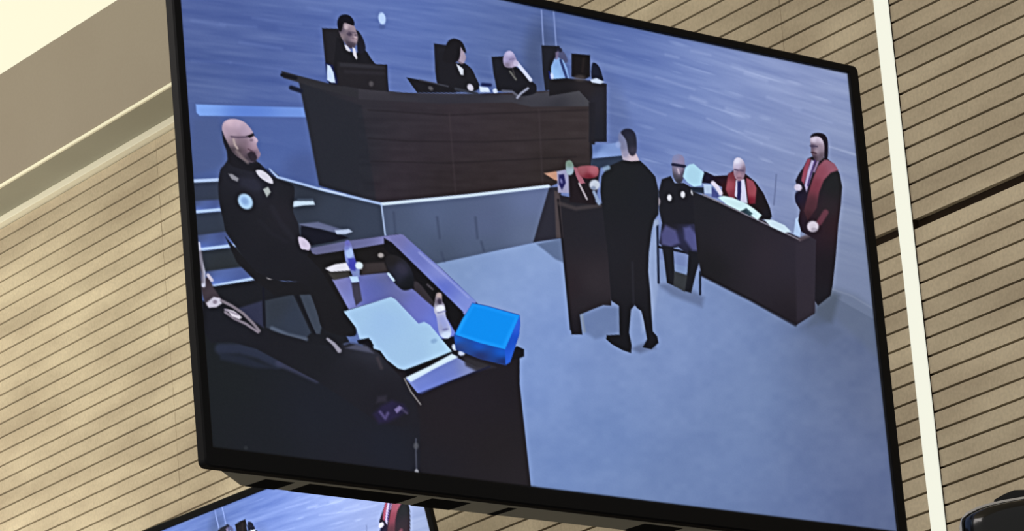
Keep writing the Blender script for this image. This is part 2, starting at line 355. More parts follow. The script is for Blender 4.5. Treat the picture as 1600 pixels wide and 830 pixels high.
    P([(565, 165), (578, 250), (588, 316), (499, 290), (468, 128), (520, 150)], (34, 37, 48), f=6, al=.75)
    i = c.sel(560, 165, 925, 315); m = (c.I[i] == bn); i = i[m]; x, y = c.X[i], c.Y[i]
    c.C[i] += (((c.noise(x/45, (y-.02*x)/5)-.5)*5 + (c.noise(x/14+4, y/9)-.5)*3)[:, None])
    for pts in ([(575, 216), (640, 221), (760, 222), (915, 216)], [(580, 252), (700, 255), (900, 245)], [(575, 172), (700, 180), (918, 172)]): Ln(pts, 1.6, (28, 24, 30), f=4, al=.55)
    for pts in ([(702, 178), (712, 302)], [(842, 172), (848, 290)]): Ln(pts, 2, (64, 54, 60), f=4, al=.45)
    P([(440, 111), (475, 121), (515, 131), (560, 138), (640, 146), (640, 160), (560, 154), (500, 139), (464, 128), (443, 122)], (44, 44, 52), f=3, id=bn)
    P([(560, 138), (640, 146), (740, 147), (800, 148), (905, 140), (921, 158), (921, 166), (830, 167), (800, 160), (690, 162), (560, 155)], [(600, 145, (66, 64, 74)), (600, 156, (40, 38, 48)), (700, 150, (62, 62, 74)), (700, 160, (34, 32, 44)), (860, 150, (74, 74, 86)), (870, 164, (32, 32, 42)), (900, 150, (72, 72, 80))], f=3, id=bn)
    Ln([(455, 137), (470, 142)], 7, (22, 28, 52), f=4, id=bn); Ln([(441, 117), (462, 122)], 6, (22, 24, 36), f=3, id=bn)
    # --- white edge of the platform
    ed = c.new('platform_edge', 'bright bluish white edge trim of the platform')
    Ln([(421, 265), (434, 277), (505, 297), (597, 319)], 3.6, (152, 182, 235), f=2.5, id=ed); Ln([(500, 295), (540, 305)], 2, (190, 210, 250), f=3)
    Ln([(597, 319), (730, 306), (857, 291)], 4.6, (196, 218, 250), f=2.5, id=ed)
    Ln([(596, 320), (602, 368)], 2.4, (150, 175, 220), f=2.2, id=ed)
    # --- judges and what stands on the bench
    k = c.new('chair', 'black high-backed chair of the judge nearest the left'); P([(503, 44), (530, 45), (542, 80), (535, 135), (514, 131), (508, 96)], (31, 30, 38), f=2, id=k)
    P([(508, 98), (520, 102), (530, 132), (512, 128)], (20, 32, 90), f=3)
    P([(511, 101), (516, 103), (521, 113), (524, 129), (518, 129), (511, 125)], (190, 212, 252), f=2)
    k = c.new('person', 'judge in a black robe, dark hair and beard')
    P([(526, 58), (534, 62), (542, 78), (556, 84), (566, 74), (574, 82), (580, 92), (588, 102), (570, 112), (530, 130), (521, 105)], (24, 24, 32), f=2, id=k)
    P([(553, 48), (560, 49), (568, 62), (571, 78), (560, 84), (557, 66)], (28, 28, 42), f=2.5, sm=True, id=k)
    P([(529, 38), (537, 34), (552, 39), (557, 50), (559, 60), (556, 71), (549, 76), (541, 70), (534, 60), (530, 50)], [(542, 40, (168, 148, 160)), (551, 47, (150, 130, 145)), (547, 54, (100, 84, 104)), (557, 57, (168, 145, 155)), (552, 62, (150, 128, 142)), (548, 71, (84, 74, 92)), (534, 58, (130, 112, 120)), (541, 64, (90, 80, 96)), (533, 46, (80, 70, 90))], f=2, sm=True, id=k)
    P([(527, 34), (531, 25), (539, 22.5), (547, 25), (553, 33), (553, 40), (546, 38), (538, 36), (535, 44), (532, 50), (528, 44)], (14, 15, 30), f=2, sm=True, id=k)
    B(546, 53.5, 4, 2.6, (72, 60, 84), 10, .9, al=.85); B(556, 55, 2.4, 2, (80, 66, 88), 0, .9, al=.7); B(555, 60, 2, 3, (186, 162, 172), 0, 1, al=.8); P([(541, 64), (550, 66), (557, 68), (554, 75), (547, 75), (541, 70)], (66, 58, 76), f=3, al=.7); B(541, 43, 3, 3, (190, 170, 180), 0, 1, al=.7); Ln([(545, 50), (556, 51)], 1.6, (70, 60, 84), f=2.5, al=.6); Ln([(551, 60), (557, 61)], 1.5, (95, 70, 90), f=2, al=.7)
    P([(538, 70), (542, 71), (548, 79), (546, 81), (541, 78)], (205, 205, 222), f=1.6); P([(551, 74), (555, 76), (558, 90), (557, 93), (552, 86)], (212, 210, 222), f=1.6)
    k = c.new('monitor', 'black computer monitor in front of the bearded judge')
    P([(527, 97), (604, 101), (607, 143), (570, 140), (527, 133)], (33, 31, 38), f=2, id=k); P([(531, 98), (602, 103), (602, 108), (531, 104)], (46, 46, 56), f=4, al=.8); Ln([(540, 112), (600, 115)], 5, (44, 42, 52), f=5, al=.6); B(580, 131, 3.5, 4, (82, 78, 84), f=.9, al=.8); Ln([(604, 102), (606, 142)], 2, (20, 24, 44), f=2)
    k = c.new('monitor', 'slanting black monitor beside the dark-haired judge')
    k2 = c.new('chair', 'black chair behind the dark-haired judge'); P([(678, 68), (702, 71), (706, 136), (684, 132), (680, 112)], (28, 28, 38), f=2, id=k2)
    kp = c.new('person', 'judge with a dark bob and white collar')
    P([(690, 80), (712, 98), (724, 98), (737, 108), (744, 122), (749, 134), (744, 142), (722, 144), (700, 143), (683, 130), (682, 100)], (26, 26, 35), f=2, sm=True, id=kp)
    P([(717, 74), (723, 76), (727, 86), (728, 90), (725, 98), (719, 99), (715, 90)], (158, 142, 166), f=2, sm=True, id=kp)
    P([(695, 78), (699, 66), (706, 60.5), (714, 61), (722, 66), (727, 76), (728, 83), (723, 79), (720, 74), (719, 86), (716, 95), (706, 99), (692, 95)], (24, 23, 31), f=2, sm=True, id=kp)
    Ln([(716, 96), (722, 99)], 2, (110, 92, 105), f=2); P([(713, 100), (718, 103), (724, 108), (724, 117), (720, 117), (717, 110)], (205, 212, 228), f=1.8)
    B(735, 137, 4.5, 6, (196, 194, 216), -25, .5, kp)
    P([(635, 121), (652, 124), (700, 135), (716, 140), (712, 145), (652, 145), (644, 134)], (24, 24, 32), f=2, id=k); Ln([(655, 125), (700, 135)], 2, (58, 60, 74), f=2); B(673, 138, 4, 3, (92, 90, 98), 30, .9, al=.8)
    Ln([(712, 139), (745, 146)], 4, (50, 54, 68), f=3)
    k = c.new('paper', 'white papers on the bench between two judges'); P([(749, 135), (763, 137), (766, 144), (750, 144)], (196, 214, 246), f=2, id=k); Ln([(754, 132), (766, 133)], 5, (24, 36, 92), f=4); B(774, 142, 4, 3.6, (195, 210, 240), f=.6, id=k)
    k = c.new('chair', 'black chair behind the white-haired judge'); P([(768, 89), (788, 88), (792, 142), (777, 142), (771, 115)], (25, 27, 38), f=2, id=k)
    k = c.new('person', 'white-haired judge leaning on one hand')
    P([(786, 100), (796, 100), (806, 104), (822, 118), (832, 128), (838, 134), (836, 146), (815, 150), (800, 143), (780, 142), (775, 130), (778, 112)], (23, 24, 34), f=2.5, sm=True, id=k)
    P([(786, 92), (790, 82), (797, 79.5), (803, 84), (807, 95), (804, 104), (796, 106), (788, 103)], [(796, 84, (188, 180, 225)), (791, 94, (160, 150, 200)), (800, 92, (150, 140, 190)), (802, 100, (170, 155, 190)), (792, 102, (120, 108, 135))], f=2, sm=True, id=k)
    Ln([(796, 93), (803, 92)], 1.5, (110, 98, 140), f=2.5, al=.7)
    Ln([(808, 99), (818, 111), (829, 125)], 5.5, (198, 206, 238), f=2.2, id=k); B(806, 99, 4, 5, (186, 176, 214), f=.6)
    Ln([(797, 112), (806, 124)], 3, (112, 112, 105), f=3, al=.8); Ln([(801, 108), (804, 118)], 2, (60, 58, 60), f=3)
    Ln([(785, 142), (800, 143), (808, 149)], 3.5, (96, 100, 122), f=3, al=.8); Ln([(808, 153), (814, 146), (825, 138)], 3, (150, 156, 186), f=2.5)
    # --- clerk
    for a, b_ in (((846, 16), (849, 70)), ((865, 18), (869, 71))): Ln([a, b_], 2, (128, 150, 215), f=2.4, al=.85)
    k = c.new('chair', 'tall black chair of the clerk in a blue shirt'); P([(846, 71), (874, 72), (876, 82), (866, 92), (862, 120), (861, 140), (852, 142), (848, 110)], (27, 29, 40), f=2, id=k)
    k = c.new('person', 'clerk in a light blue shirt and dark tie')
    P([(871, 76), (876, 78), (883, 84), (887, 96), (880, 98), (873, 92)], (74, 80, 122), f=3, sm=True, id=k)
    P([(861, 104), (866, 93), (872, 90), (880, 94), (886, 106), (889, 122), (861, 124)], [(866, 98, (120, 165, 230)), (868, 115, (138, 188, 246)), (884, 112, (118, 160, 225))], f=2, id=k)
    B(874, 78, 4.5, 3.5, (30, 32, 54), 20, .7, al=.9); P([(868, 82), (873, 80), (872, 92), (868, 94)], (120, 108, 150), f=2.5, al=.8)
    Ln([(876, 94), (885, 121)], 4, (50, 68, 130), f=2); B(862, 120, 3, 6, (190, 205, 245), f=.7); Ln([(858, 112), (860, 124)], 2, (20, 40, 140), f=2)
    k = c.new('clerk_desk', 'dark desk of the clerk at the bench end'); P([(858, 124), (884, 122), (922, 126), (948, 131), (948, 222), (920, 222), (922, 160), (905, 142), (858, 150)], [(880, 135, (24, 23, 30)), (935, 160, (34, 34, 46)), (935, 210, (28, 30, 42)), (915, 135, (36, 32, 38))], f=2, id=k)
    P([(920, 160), (930, 160), (930, 222), (922, 262)], (30, 30, 40), f=3)
    k = c.new('monitor', 'dark monitor turned from view on the clerk desk'); P([(893, 83.5), (922, 86), (922, 120), (914, 124), (893, 120)], (20, 17, 22), f=2, id=k); B(906, 122, 9, 5, (74, 66, 66), f=1, al=.7); Ln([(912, 92), (910, 112)], 3, (44, 34, 34), f=5, al=.6)
    k = c.new('chair', 'dark rounded chair back right of the monitor'); P([(925, 100), (931, 99), (937, 106), (941, 118), (942, 127), (925, 124)], (20, 26, 48), f=2, sm=True, id=k)
    k = c.new('paper', 'white papers at the end of the clerk desk'); P([(922, 125), (932, 122), (944, 128), (938, 131), (925, 129)], (190, 206, 236), f=2, id=k)
    P([(925, 226), (950, 225), (970, 222), (974, 244), (926, 247)], [(930, 230, (84, 112, 178)), (965, 232, (120, 150, 215)), (940, 244, (128, 160, 225))], f=2.5)
    P([(924, 248), (974, 243), (972, 262), (945, 262), (930, 262), (924, 262)], (42, 56, 82), f=2.5)
    # --- lectern and the things on it
    k = c.new('lectern', 'dark wooden lectern in front of the standing man')
    P([(866, 303), (940, 318), (955, 325), (955, 478), (943, 477), (925, 484), (906, 492), (910, 523), (893, 523), (887, 470), (880, 400), (872, 330)], [(885, 350, (32, 31, 40)), (930, 350, (32, 32, 42)), (930, 440, (46, 40, 48)), (890, 450, (38, 30, 38)), (900, 515, (22, 20, 30)), (915, 480, (36, 32, 40))], f=2, id=k)
    P([(866, 298), (874, 300), (880, 372), (869, 372)], (72, 62, 66), f=3, id=k); Ln([(872, 312), (880, 390), (892, 515)], 3, (22, 20, 28), f=3)
    Ln([(909, 493), (913, 518)], 4, (128, 142, 160), f=4, al=.7)
    Ln([(874, 318), (900, 326), (938, 321)], 6, (66, 58, 62), f=5, al=.8)
    fg = c.new('flags_and_papers', 'small red and white flags and papers on the lectern')
    P([(850, 271), (868, 268), (880, 270), (878, 284), (866, 281)], (196, 140, 112), f=2.5, id=fg)
    P([(870, 268), (884, 265), (892, 280), (890, 302), (872, 301)], (150, 150, 190), f=2.5, id=fg); P([(873, 273), (881, 272), (884, 286), (878, 297), (873, 288)], (36, 36, 104), f=3); B(877, 283, 1.8, 4, (120, 120, 180), -15, 1, al=.8); B(889, 256, 3, 3.5, (70, 104, 88), 0, 1, al=.7); Ln([(886, 264), (893, 268)], 3, (188, 208, 214), f=3, al=.8)
    P([(888, 262), (938, 262), (930, 320), (890, 316)], (30, 22, 30), f=4, id=fg)
    P([(884, 254), (892, 251), (897, 262), (894, 272), (886, 272)], [(890, 255, (110, 140, 125)), (890, 268, (150, 176, 196))], f=2.5, sm=True, id=fg)
    P([(896, 261), (902, 262), (914, 286), (906, 288), (900, 275)], (168, 92, 112), f=2, id=fg)
    P([(903, 261), (932, 260), (934, 274), (922, 279), (908, 276)], [(910, 264, (156, 80, 92)), (926, 266, (180, 92, 108)), (920, 277, (120, 30, 46))], f=2.5, sm=True, id=fg)
    Ln([(905, 287), (917, 311)], 2.8, (176, 166, 178), f=2); B(929, 289, 8, 8, (186, 196, 214), f=.5, id=fg); B(927, 294, 4, 3, (92, 110, 150), f=1, al=.6)
    Ln([(928, 300), (936, 318)], 5, (130, 152, 190), f=3, id=fg)
    # --- seated officer in the middle distance
    k = c.new('chair', 'dark chair under the officer seated beyond the lectern'); Ln([(1027, 345), (1029, 442)], 3.6, (28, 38, 66), f=2, id=k); Ln([(1094, 425), (1094, 460)], 3.4, (28, 38, 62), f=2, id=k); Ln([(1029, 386), (1060, 392), (1094, 400)], 4, (24, 26, 40), f=2, id=k)
    k = c.new('person', 'officer in black and sunglasses seated beyond the lectern')
    P([(1034, 280), (1048, 275), (1054, 286), (1068, 286), (1082, 294), (1090, 305), (1090, 352), (1036, 356), (1030, 330), (1029, 300)], (25, 26, 36), f=2, sm=False, id=k)
    P([(1034, 350), (1090, 350), (1097, 385), (1096, 398), (1075, 398), (1060, 386), (1040, 390), (1030, 380)], [(1050, 352, (28, 28, 40)), (1060, 372, (40, 42, 76)), (1045, 388, (24, 26, 42)), (1090, 396, (24, 26, 42)), (1085, 370, (44, 46, 84))], f=2.5, id=k)
    P([(1032, 366), (1040, 352), (1056, 360), (1062, 380), (1048, 386), (1034, 382)], (84, 86, 150), f=7, al=.8); P([(1068, 356), (1078, 354), (1092, 372), (1096, 392), (1082, 392), (1070, 374)], (84, 88, 155), f=7, al=.8)
    P([(1034, 384), (1052, 386), (1054, 425), (1056, 448), (1042, 442), (1038, 408)], (22, 24, 34), f=2, id=k); P([(1076, 392), (1097, 396), (1088, 425), (1080, 458), (1067, 454), (1074, 425)], (22, 24, 34), f=2, id=k)
    P([(1054, 424), (1074, 430), (1070, 456), (1052, 446)], (50, 54, 60), f=3)
    P([(1050, 252), (1052, 244), (1060, 241), (1068, 245), (1070, 256), (1069, 274), (1064, 286), (1056, 284), (1051, 272)], [(1056, 245, (128, 135, 185)), (1064, 250, (140, 130, 172)), (1061, 268, (150, 135, 165)), (1055, 276, (70, 68, 84)), (1060, 284, (44, 44, 54)), (1068, 272, (70, 64, 88))], f=2, sm=True, id=k)
    Ln([(1051, 257), (1070, 260)], 4.5, (34, 38, 70), f=2); Ln([(1059, 264), (1061, 271)], 2.2, (190, 172, 190), f=2, al=.9)
    for bx, by in ((1046, 309), (1067, 304), (1083, 300)): B(bx, by, 3.4, 5, (218, 220, 232), f=.6)
    B(1029, 315, 2.5, 6, (150, 140, 155), f=.7); P([(1021, 345), (1029, 342), (1030, 350), (1022, 356)], (140, 160, 200), f=3)
    # --- standing man at the lectern
    k = c.new('person', 'man in a long black coat seen from behind')
    P([(974, 228), (992, 236), (996, 244), (1000, 254), (974, 254), (971, 240)], [(975, 245, (170, 160, 185)), (990, 247, (196, 176, 192))], f=2, id=k)
    P([(966, 214), (972, 205), (980, 210), (984, 236), (976, 246), (971, 238)], [(968, 215, (112, 120, 165)), (974, 228, (120, 124, 162)), (975, 242, (150, 146, 180))], f=4.5, sm=True, id=k)
    P([(970, 207), (976, 201.5), (986, 202), (993, 210), (995, 226), (994, 239), (988, 244), (982, 238), (979, 222), (975, 214)], [(980, 206, (34, 36, 58)), (988, 222, (38, 40, 56)), (990, 238, (58, 56, 76))], f=3, sm=True, id=k)
    P([(973, 250), (986, 252), (1000, 251), (1010, 260), (1024, 276), (1029, 298), (1029, 335), (1022, 345), (1018, 362), (1014, 395), (1013, 425), (1016, 455), (1018, 490), (1020, 518), (1027, 526), (1029, 536), (1018, 546), (1004, 543), (1011, 530), (1006, 502), (1002, 486), (996, 482), (992, 477), (986, 484), (983, 520), (987, 540), (986, 552), (972, 547), (956, 538), (947, 530), (948, 524), (968, 523), (967, 478), (955, 470), (950, 400), (942, 330), (938, 300), (940, 275), (950, 260)],
      [(970, 280, (25, 28, 34)), (1010, 300, (24, 27, 36)), (960, 400, (28, 29, 38)), (990, 420, (28, 27, 35)), (1000, 520, (18, 19, 28)), (970, 540, (17, 18, 26))], f=2, id=k)
    Ln([(945, 264), (950, 262)], 7, (120, 150, 185), f=4, al=.9); B(966, 226, 4, 5, (150, 170, 225), f=.9, al=.6)
    Ln([(988, 410), (990, 475)], 3, (44, 44, 56), f=4, al=.5)
    # --- defence table, papers and the two lawyers
    kt = c.new('defence_table', 'dark table of the lawyers in red robes')
    kl = c.new('person', 'white-haired lawyer in a red and black robe seated writing')
    Ln([(1213, 273), (1211, 300), (1209, 320)], 2.2, (98, 112, 158), f=2.6, al=.8)
    c.off = (0, lower)
    P([(1100, 268), (1104, 269), (1116, 275), (1136, 274), (1146, 266), (1160, 268), (1180, 284), (1193, 302), (1203, 325), (1206, 338), (1202, 346), (1180, 340), (1160, 330), (1128, 312), (1128, 292), (1112, 287), (1096, 286)], [(1105, 278, (22, 20, 52)), (1122, 280, (30, 14, 34)), (1134, 295, (54, 14, 20)), (1190, 320, (24, 18, 24)), (1200, 335, (22, 22, 34)), (1170, 325, (34, 18, 26))], f=2, id=kl)
    P([(1138, 271), (1147, 268), (1150, 285), (1148, 312), (1139, 308), (1134, 296)], [(1144, 275, (122, 46, 60)), (1142, 290, (160, 66, 82)), (1142, 305, (134, 50, 66))], f=3, id=kl)
    P([(1166, 278), (1177, 283), (1182, 294), (1180, 318), (1170, 319), (1167, 300)], [(1174, 286, (154, 66, 82)), (1176, 300, (160, 66, 80)), (1174, 315, (120, 24, 44))], f=3, id=kl)
    P([(1150, 282), (1163, 280), (1166, 300), (1168, 318), (1158, 316), (1148, 306)], (200, 202, 232), f=2, id=kl); Ln([(1155, 284), (1155, 300), (1154, 313)], 6, (46, 48, 110), f=2)
    P([(1146, 254), (1150, 247), (1157, 247), (1163, 254), (1165, 266), (1162, 278), (1155, 283), (1149, 279), (1146, 268)], [(1152, 253, (222, 222, 246)), (1153, 260, (190, 180, 215)), (1155, 270, (140, 108, 132)), (1162, 266, (120, 98, 124)), (1154, 279, (160, 120, 140))], f=2, sm=True, id=kl)
    Ln([(1148, 265), (1153, 266)], 2.4, (84, 70, 108), f=2, al=.85); Ln([(1156, 266), (1161, 267)], 2.4, (92, 78, 112), f=2, al=.8); B(1155, 273, 3, 3, (176, 136, 156), 0, 1, al=.6); Ln([(1152, 278), (1158, 278)], 1.6, (96, 62, 84), f=2, al=.6)
    Ln([(1114, 286), (1120, 292), (1126, 302)], 6.5, (212, 206, 228), f=2.5, id=kl)
    k = c.new('paper', 'pale blue sheet the seated lawyer holds up'); P([(1071, 262), (1077, 257), (1084, 256), (1090, 261), (1100, 270), (1097, 280), (1096, 290), (1084, 292), (1074, 285), (1067, 276)], (164, 214, 240), f=2.5, id=k)
    c.off = (0, 0)
    P([(1078, 292), (1100, 293), (1100, 303), (1082, 300)], (30, 42, 62), f=3); P([(1099, 288), (1112, 289), (1113, 303), (1101, 302)], (170, 195, 230), f=2.5)
    P([(1112, 292), (1122, 302), (1124, 310), (1112, 308)], (70, 80, 150), f=3)
    P([(1082, 299), (1180, 338), (1250, 372), (1276, 366), (1273, 490), (1245, 508), (1175, 470), (1096, 430), (1090, 400), (1085, 350)], [(1100, 320, (28, 29, 38)), (1150, 380, (34, 32, 42)), (1200, 400, (42, 36, 48)), (1235, 400, (40, 36, 50)), (1240, 495, (26, 22, 32)), (1110, 420, (24, 24, 30)), (1262, 390, (44, 38, 52)), (1260, 480, (42, 36, 46))], f=2, id=kt)
    P([(1243, 374), (1277, 366), (1274, 488), (1245, 506)], (48, 42, 56), f=5, al=.6, id=kt)
    Ln([(1098, 304), (1180, 342), (1250, 375)], 2.2, (122, 118, 135), f=2, id=kt); Ln([(1250, 374), (1276, 362)], 6, (92, 78, 88), f=4, al=.8)
    Ln([(1096, 430), (1175, 470), (1243, 508)], 4, (20, 18, 26), f=4, al=.8)
    k = c.new('paper', 'open white papers in front of the seated lawyer')
    P([(1122, 309), (1130, 306), (1145, 309), (1166, 318), (1178, 326), (1190, 336), (1184, 344), (1172, 336), (1165, 328), (1156, 330), (1136, 320)], (196, 232, 240), f=2.5, id=k); P([(1158, 330), (1166, 325), (1176, 334), (1172, 338)], (40, 70, 84), f=3, al=.9)
    k = c.new('paper', 'pale loose sheet at the near end of the table'); P([(1194, 343), (1208, 344), (1226, 352), (1236, 362), (1226, 364), (1204, 354)], (196, 222, 240), f=2.5, id=k)
    k = c.new('bottle', 'pale plastic bottle at the standing lawyer side'); P([(1243, 342), (1249, 338), (1252, 350), (1250, 370), (1240, 366)], (168, 198, 240), f=2.5, id=k)
    k = c.new('person', 'bearded lawyer standing in a black robe with red collar')
    P([(1262, 248), (1270, 244), (1292, 247), (1304, 258), (1312, 272), (1316, 292), (1314, 320), (1310, 350), (1306, 400), (1301, 446), (1298, 462), (1278, 478), (1273, 470), (1275, 375), (1252, 362), (1247, 345), (1250, 328), (1243, 316), (1247, 300), (1243, 282), (1248, 272), (1256, 260)],
      [(1300, 290, (26, 30, 34)), (1290, 330, (40, 36, 42)), (1262, 330, (52, 24, 36)), (1300, 350, (44, 22, 32)), (1290, 420, (24, 20, 30)), (1255, 350, (30, 20, 40)), (1285, 470, (22, 22, 32)), (1248, 310, (22, 20, 50))], f=2, id=k)
    P([(1290, 248), (1304, 256), (1310, 266), (1298, 270), (1287, 282), (1280, 300), (1276, 325), (1262, 345), (1256, 330), (1262, 305), (1270, 280), (1278, 260)], [(1300, 260, (152, 84, 106)), (1285, 270, (146, 68, 88)), (1276, 290, (124, 50, 68)), (1266, 320, (78, 40, 52)), (1262, 340, (58, 30, 40))], f=3, id=k)
    P([(1262, 248), (1267, 248), (1262, 270), (1256, 288), (1252, 282), (1256, 262)], (158, 66, 92), f=3, id=k)
    P([(1268, 250), (1274, 252), (1268, 275), (1260, 300), (1257, 290), (1262, 268)], (176, 166, 214), f=2.5); Ln([(1274, 250), (1266, 275), (1262, 290)], 2.6, (76, 50, 120), f=2); Ln([(1279, 250), (1272, 268)], 3, (150, 120, 170), f=3)
    P([(1266, 218), (1270, 213), (1280, 211), (1287, 218), (1289, 232), (1287, 246), (1279, 252), (1272, 248), (1268, 240), (1267, 230)], [(1272, 219, (208, 196, 220)), (1282, 219, (196, 182, 206)), (1270, 229, (84, 70, 96)), (1280, 230, (150, 130, 150)), (1276, 236, (160, 140, 158)), (1270, 238, (110, 80, 96)), (1272, 246, (62, 46, 62)), (1284, 244, (96, 80, 96))], f=2, sm=True, id=k)
    P([(1266, 215), (1270, 209), (1279, 207.5), (1288, 210), (1293, 218), (1294, 232), (1293, 248), (1288, 248), (1288, 228), (1284, 217), (1276, 213)], (28, 20, 36), f=2, sm=True, id=k)
    Ln([(1266, 228), (1277, 229)], 2.4, (70, 60, 92), f=2, al=.8); Ln([(1268, 238), (1275, 240)], 2.6, (66, 42, 58), f=2, al=.8)
    B(1247, 293, 6, 5.5, (198, 190, 218), 20, .5, k); B(1246, 308, 4, 9, (24, 22, 52), f=.7)
    Ln([(1290, 332), (1280, 348)], 9, (116, 54, 72), f=4, al=.8); B(1270, 354, 9, 8.5, (204, 196, 214), 0, .45, k); B(1272, 359, 5, 3, (130, 120, 140), f=1, al=.5)
    # --- officer seated at the left
    fl2 = c.new('pictured_floor', 'dim floor under the officer chair')
    P([(330, 448), (410, 436), (440, 440), (500, 450), (560, 560), (500, 560), (330, 500)], (24, 26, 34), f=3, id=fl2)
    P([(372, 482), (410, 470), (412, 512), (392, 500)], (44, 48, 76), f=5); P([(414, 470), (458, 460), (486, 520), (478, 528), (440, 520), (416, 512)], [(430, 480, (46, 54, 68)), (460, 500, (46, 56, 76))], f=3, id=fl2)
    P([(468, 460), (486, 452), (494, 480), (503, 510), (500, 522), (492, 522)], (56, 66, 84), f=3, id=fl2); Ln([(425, 513), (450, 524), (478, 530)], 6, (84, 98, 124), f=5, al=.8)
    k = c.new('chair', 'thin-legged dark chair under the bald officer')
    Ln([(411, 436), (413, 508)], 3.6, (20, 22, 36), f=2, id=k); Ln([(462, 458), (492, 522)], 3.6, (18, 20, 30), f=2, id=k); P([(352, 370), (372, 392), (402, 424), (440, 440), (500, 440), (500, 460), (430, 462), (400, 440), (370, 410)], (24, 24, 30), f=3, id=k)
    Ln([(397, 412), (403, 420), (410, 424)], 7, (92, 90, 104), f=3, id=k); B(423, 434, 6, 3, (150, 145, 150), f=.8)
    ko = c.new('person', 'bald officer in black uniform with a round sleeve patch')
    P([(470, 352), (500, 358), (530, 366), (545, 372), (520, 378), (486, 384), (470, 374)], (18, 20, 36), f=2.5, id=ko); P([(523, 360), (545, 358), (551, 362), (540, 366), (526, 366)], (168, 186, 220), f=2.2, id=ko)
    P([(360, 228), (357, 246), (350, 258), (344, 266), (341, 290), (343, 318), (349, 345), (353, 362), (366, 382), (382, 404), (396, 420), (410, 430), (430, 438), (462, 440), (478, 446), (486, 462), (496, 490), (503, 512), (522, 522), (548, 526), (557, 520), (550, 492), (535, 464), (516, 436), (505, 416), (492, 398), (480, 384), (470, 372), (466, 350), (458, 330), (460, 305), (458, 290), (440, 282), (428, 277), (414, 263), (404, 254), (396, 250), (380, 240)],
      [(370, 270, (30, 31, 42)), (400, 285, (38, 39, 56)), (360, 320, (23, 24, 33)), (400, 340, (27, 28, 36)), (440, 330, (34, 32, 42)), (450, 300, (24, 26, 34)), (430, 400, (24, 25, 34)), (500, 470, (24, 24, 30)), (540, 510, (22, 22, 28)), (360, 350, (22, 24, 32))], f=2.2, sm=True, id=ko)
    P([(372, 276), (398, 280), (414, 298), (396, 298), (376, 290)], (44, 46, 66), f=8, al=.5); Ln([(425, 325), (440, 350), (458, 372)], 8, (40, 40, 54), f=8, al=.35); Ln([(405, 345), (425, 365), (448, 378)], 5, (34, 34, 46), f=8, al=.4)
    P([(347, 202), (349, 192), (358, 186.5), (370, 186.5), (382, 191), (391, 200), (396, 208), (397, 212), (403, 219), (401, 225), (403, 232), (407, 241), (403, 248), (394, 254), (380, 250), (366, 242), (357, 228), (350, 214)],
      [(360, 193, (214, 184, 204)), (372, 194, (206, 178, 202)), (386, 202, (186, 162, 190)), (354, 205, (176, 150, 174)), (366, 210, (176, 150, 172)), (380, 208, (178, 154, 182)), (365, 224, (150, 130, 138)), (374, 218, (120, 98, 116)), (383, 222, (120, 98, 114)), (400, 219, (214, 186, 214)), (394, 224, (176, 146, 168)), (398, 231, (190, 152, 176)), (389, 233, (150, 118, 140)), (404, 241, (170, 140, 172)), (398, 240, (60, 48, 62)), (384, 236, (84, 66, 78)), (374, 236, (72, 60, 68)), (362, 234, (44, 38, 46)), (388, 246, (40, 36, 46))], f=2, sm=True, id=ko)
    P([(347, 205), (351, 214), (357, 226), (362, 236), (372, 246), (388, 256), (402, 254), (408, 260), (398, 268), (376, 264), (358, 256), (354, 236), (349, 222)], (24, 24, 33), f=3, sm=True, al=.95, id=ko)
    P([(386, 241), (392, 236), (398, 239), (402, 246), (400, 254), (392, 252)], (38, 32, 44), f=3, al=.85); Ln([(388, 233), (397, 238)], 2, (80, 56, 72), f=2.5, al=.8)
    P([(384, 213), (390, 210.5), (396, 207.5), (397.5, 212), (391, 215.5)], (14, 14, 30), f=1.8); Ln([(361, 213.5), (372, 214.5), (386, 214)], 2.4, (84, 68, 92), f=2.5, al=.85)
    Ln([(365, 218), (367, 226), (371, 232)], 3, (182, 162, 158), f=2.6, al=.85); Ln([(370, 236), (378, 246), (387, 254)], 4.5, (122, 106, 110), f=4, al=.75)
    B(393, 219, 3, 2, (84, 66, 86), f=1, al=.5)
    P([(400, 267), (408, 266), (417, 271), (425, 280), (426, 287), (416, 284), (405, 276)], (206, 205, 222), f=2.2, sm=True); P([(412, 262), (420, 264), (430, 277), (424, 274)], (40, 54, 100), f=3, al=.8)
    P([(357, 272), (363, 272), (373, 279), (371, 284), (362, 280)], (128, 128, 140), f=3); P([(411, 296), (419, 292), (423, 300), (417, 308)], (158, 168, 168), f=2.4)
    B(383.5, 315, 10.5, 13, (158, 200, 242), -38, .35); B(382, 314, 5, 7, (118, 158, 222), -38, 1.2, al=.7)
    P([(466, 372), (472, 371), (480, 376), (485, 384), (483, 391), (476, 390), (470, 388)], (200, 188, 218), f=2.2, sm=True, id=ko)
    # --- near desk, its rim and the things lying in it
    kd = c.new('near_desk', 'near dark desk with a raised blue-lit rim')
    P([(486, 388), (560, 374), (622, 366), (632, 370), (690, 420), (742, 470), (770, 500), (812, 560), (812, 600), (830, 764), (640, 760), (640, 640), (560, 520), (500, 420), (480, 400)], [(500, 410, (22, 21, 26)), (560, 400, (22, 21, 22)), (620, 400, (24, 20, 24)), (700, 480, (16, 16, 28)), (700, 660, (32, 27, 34)), (780, 700, (31, 27, 32)), (740, 620, (32, 27, 38)), (670, 720, (28, 27, 36)), (790, 600, (28, 24, 32)), (820, 750, (34, 30, 36))], f=2, id=kd)
    P([(484, 388), (540, 377), (600, 369), (626, 366), (634, 371), (611, 379), (560, 388), (494, 398), (488, 396)], [(500, 392, (94, 96, 140)), (560, 380, (98, 102, 156)), (615, 370, (120, 122, 188))], f=2.5, id=kd)
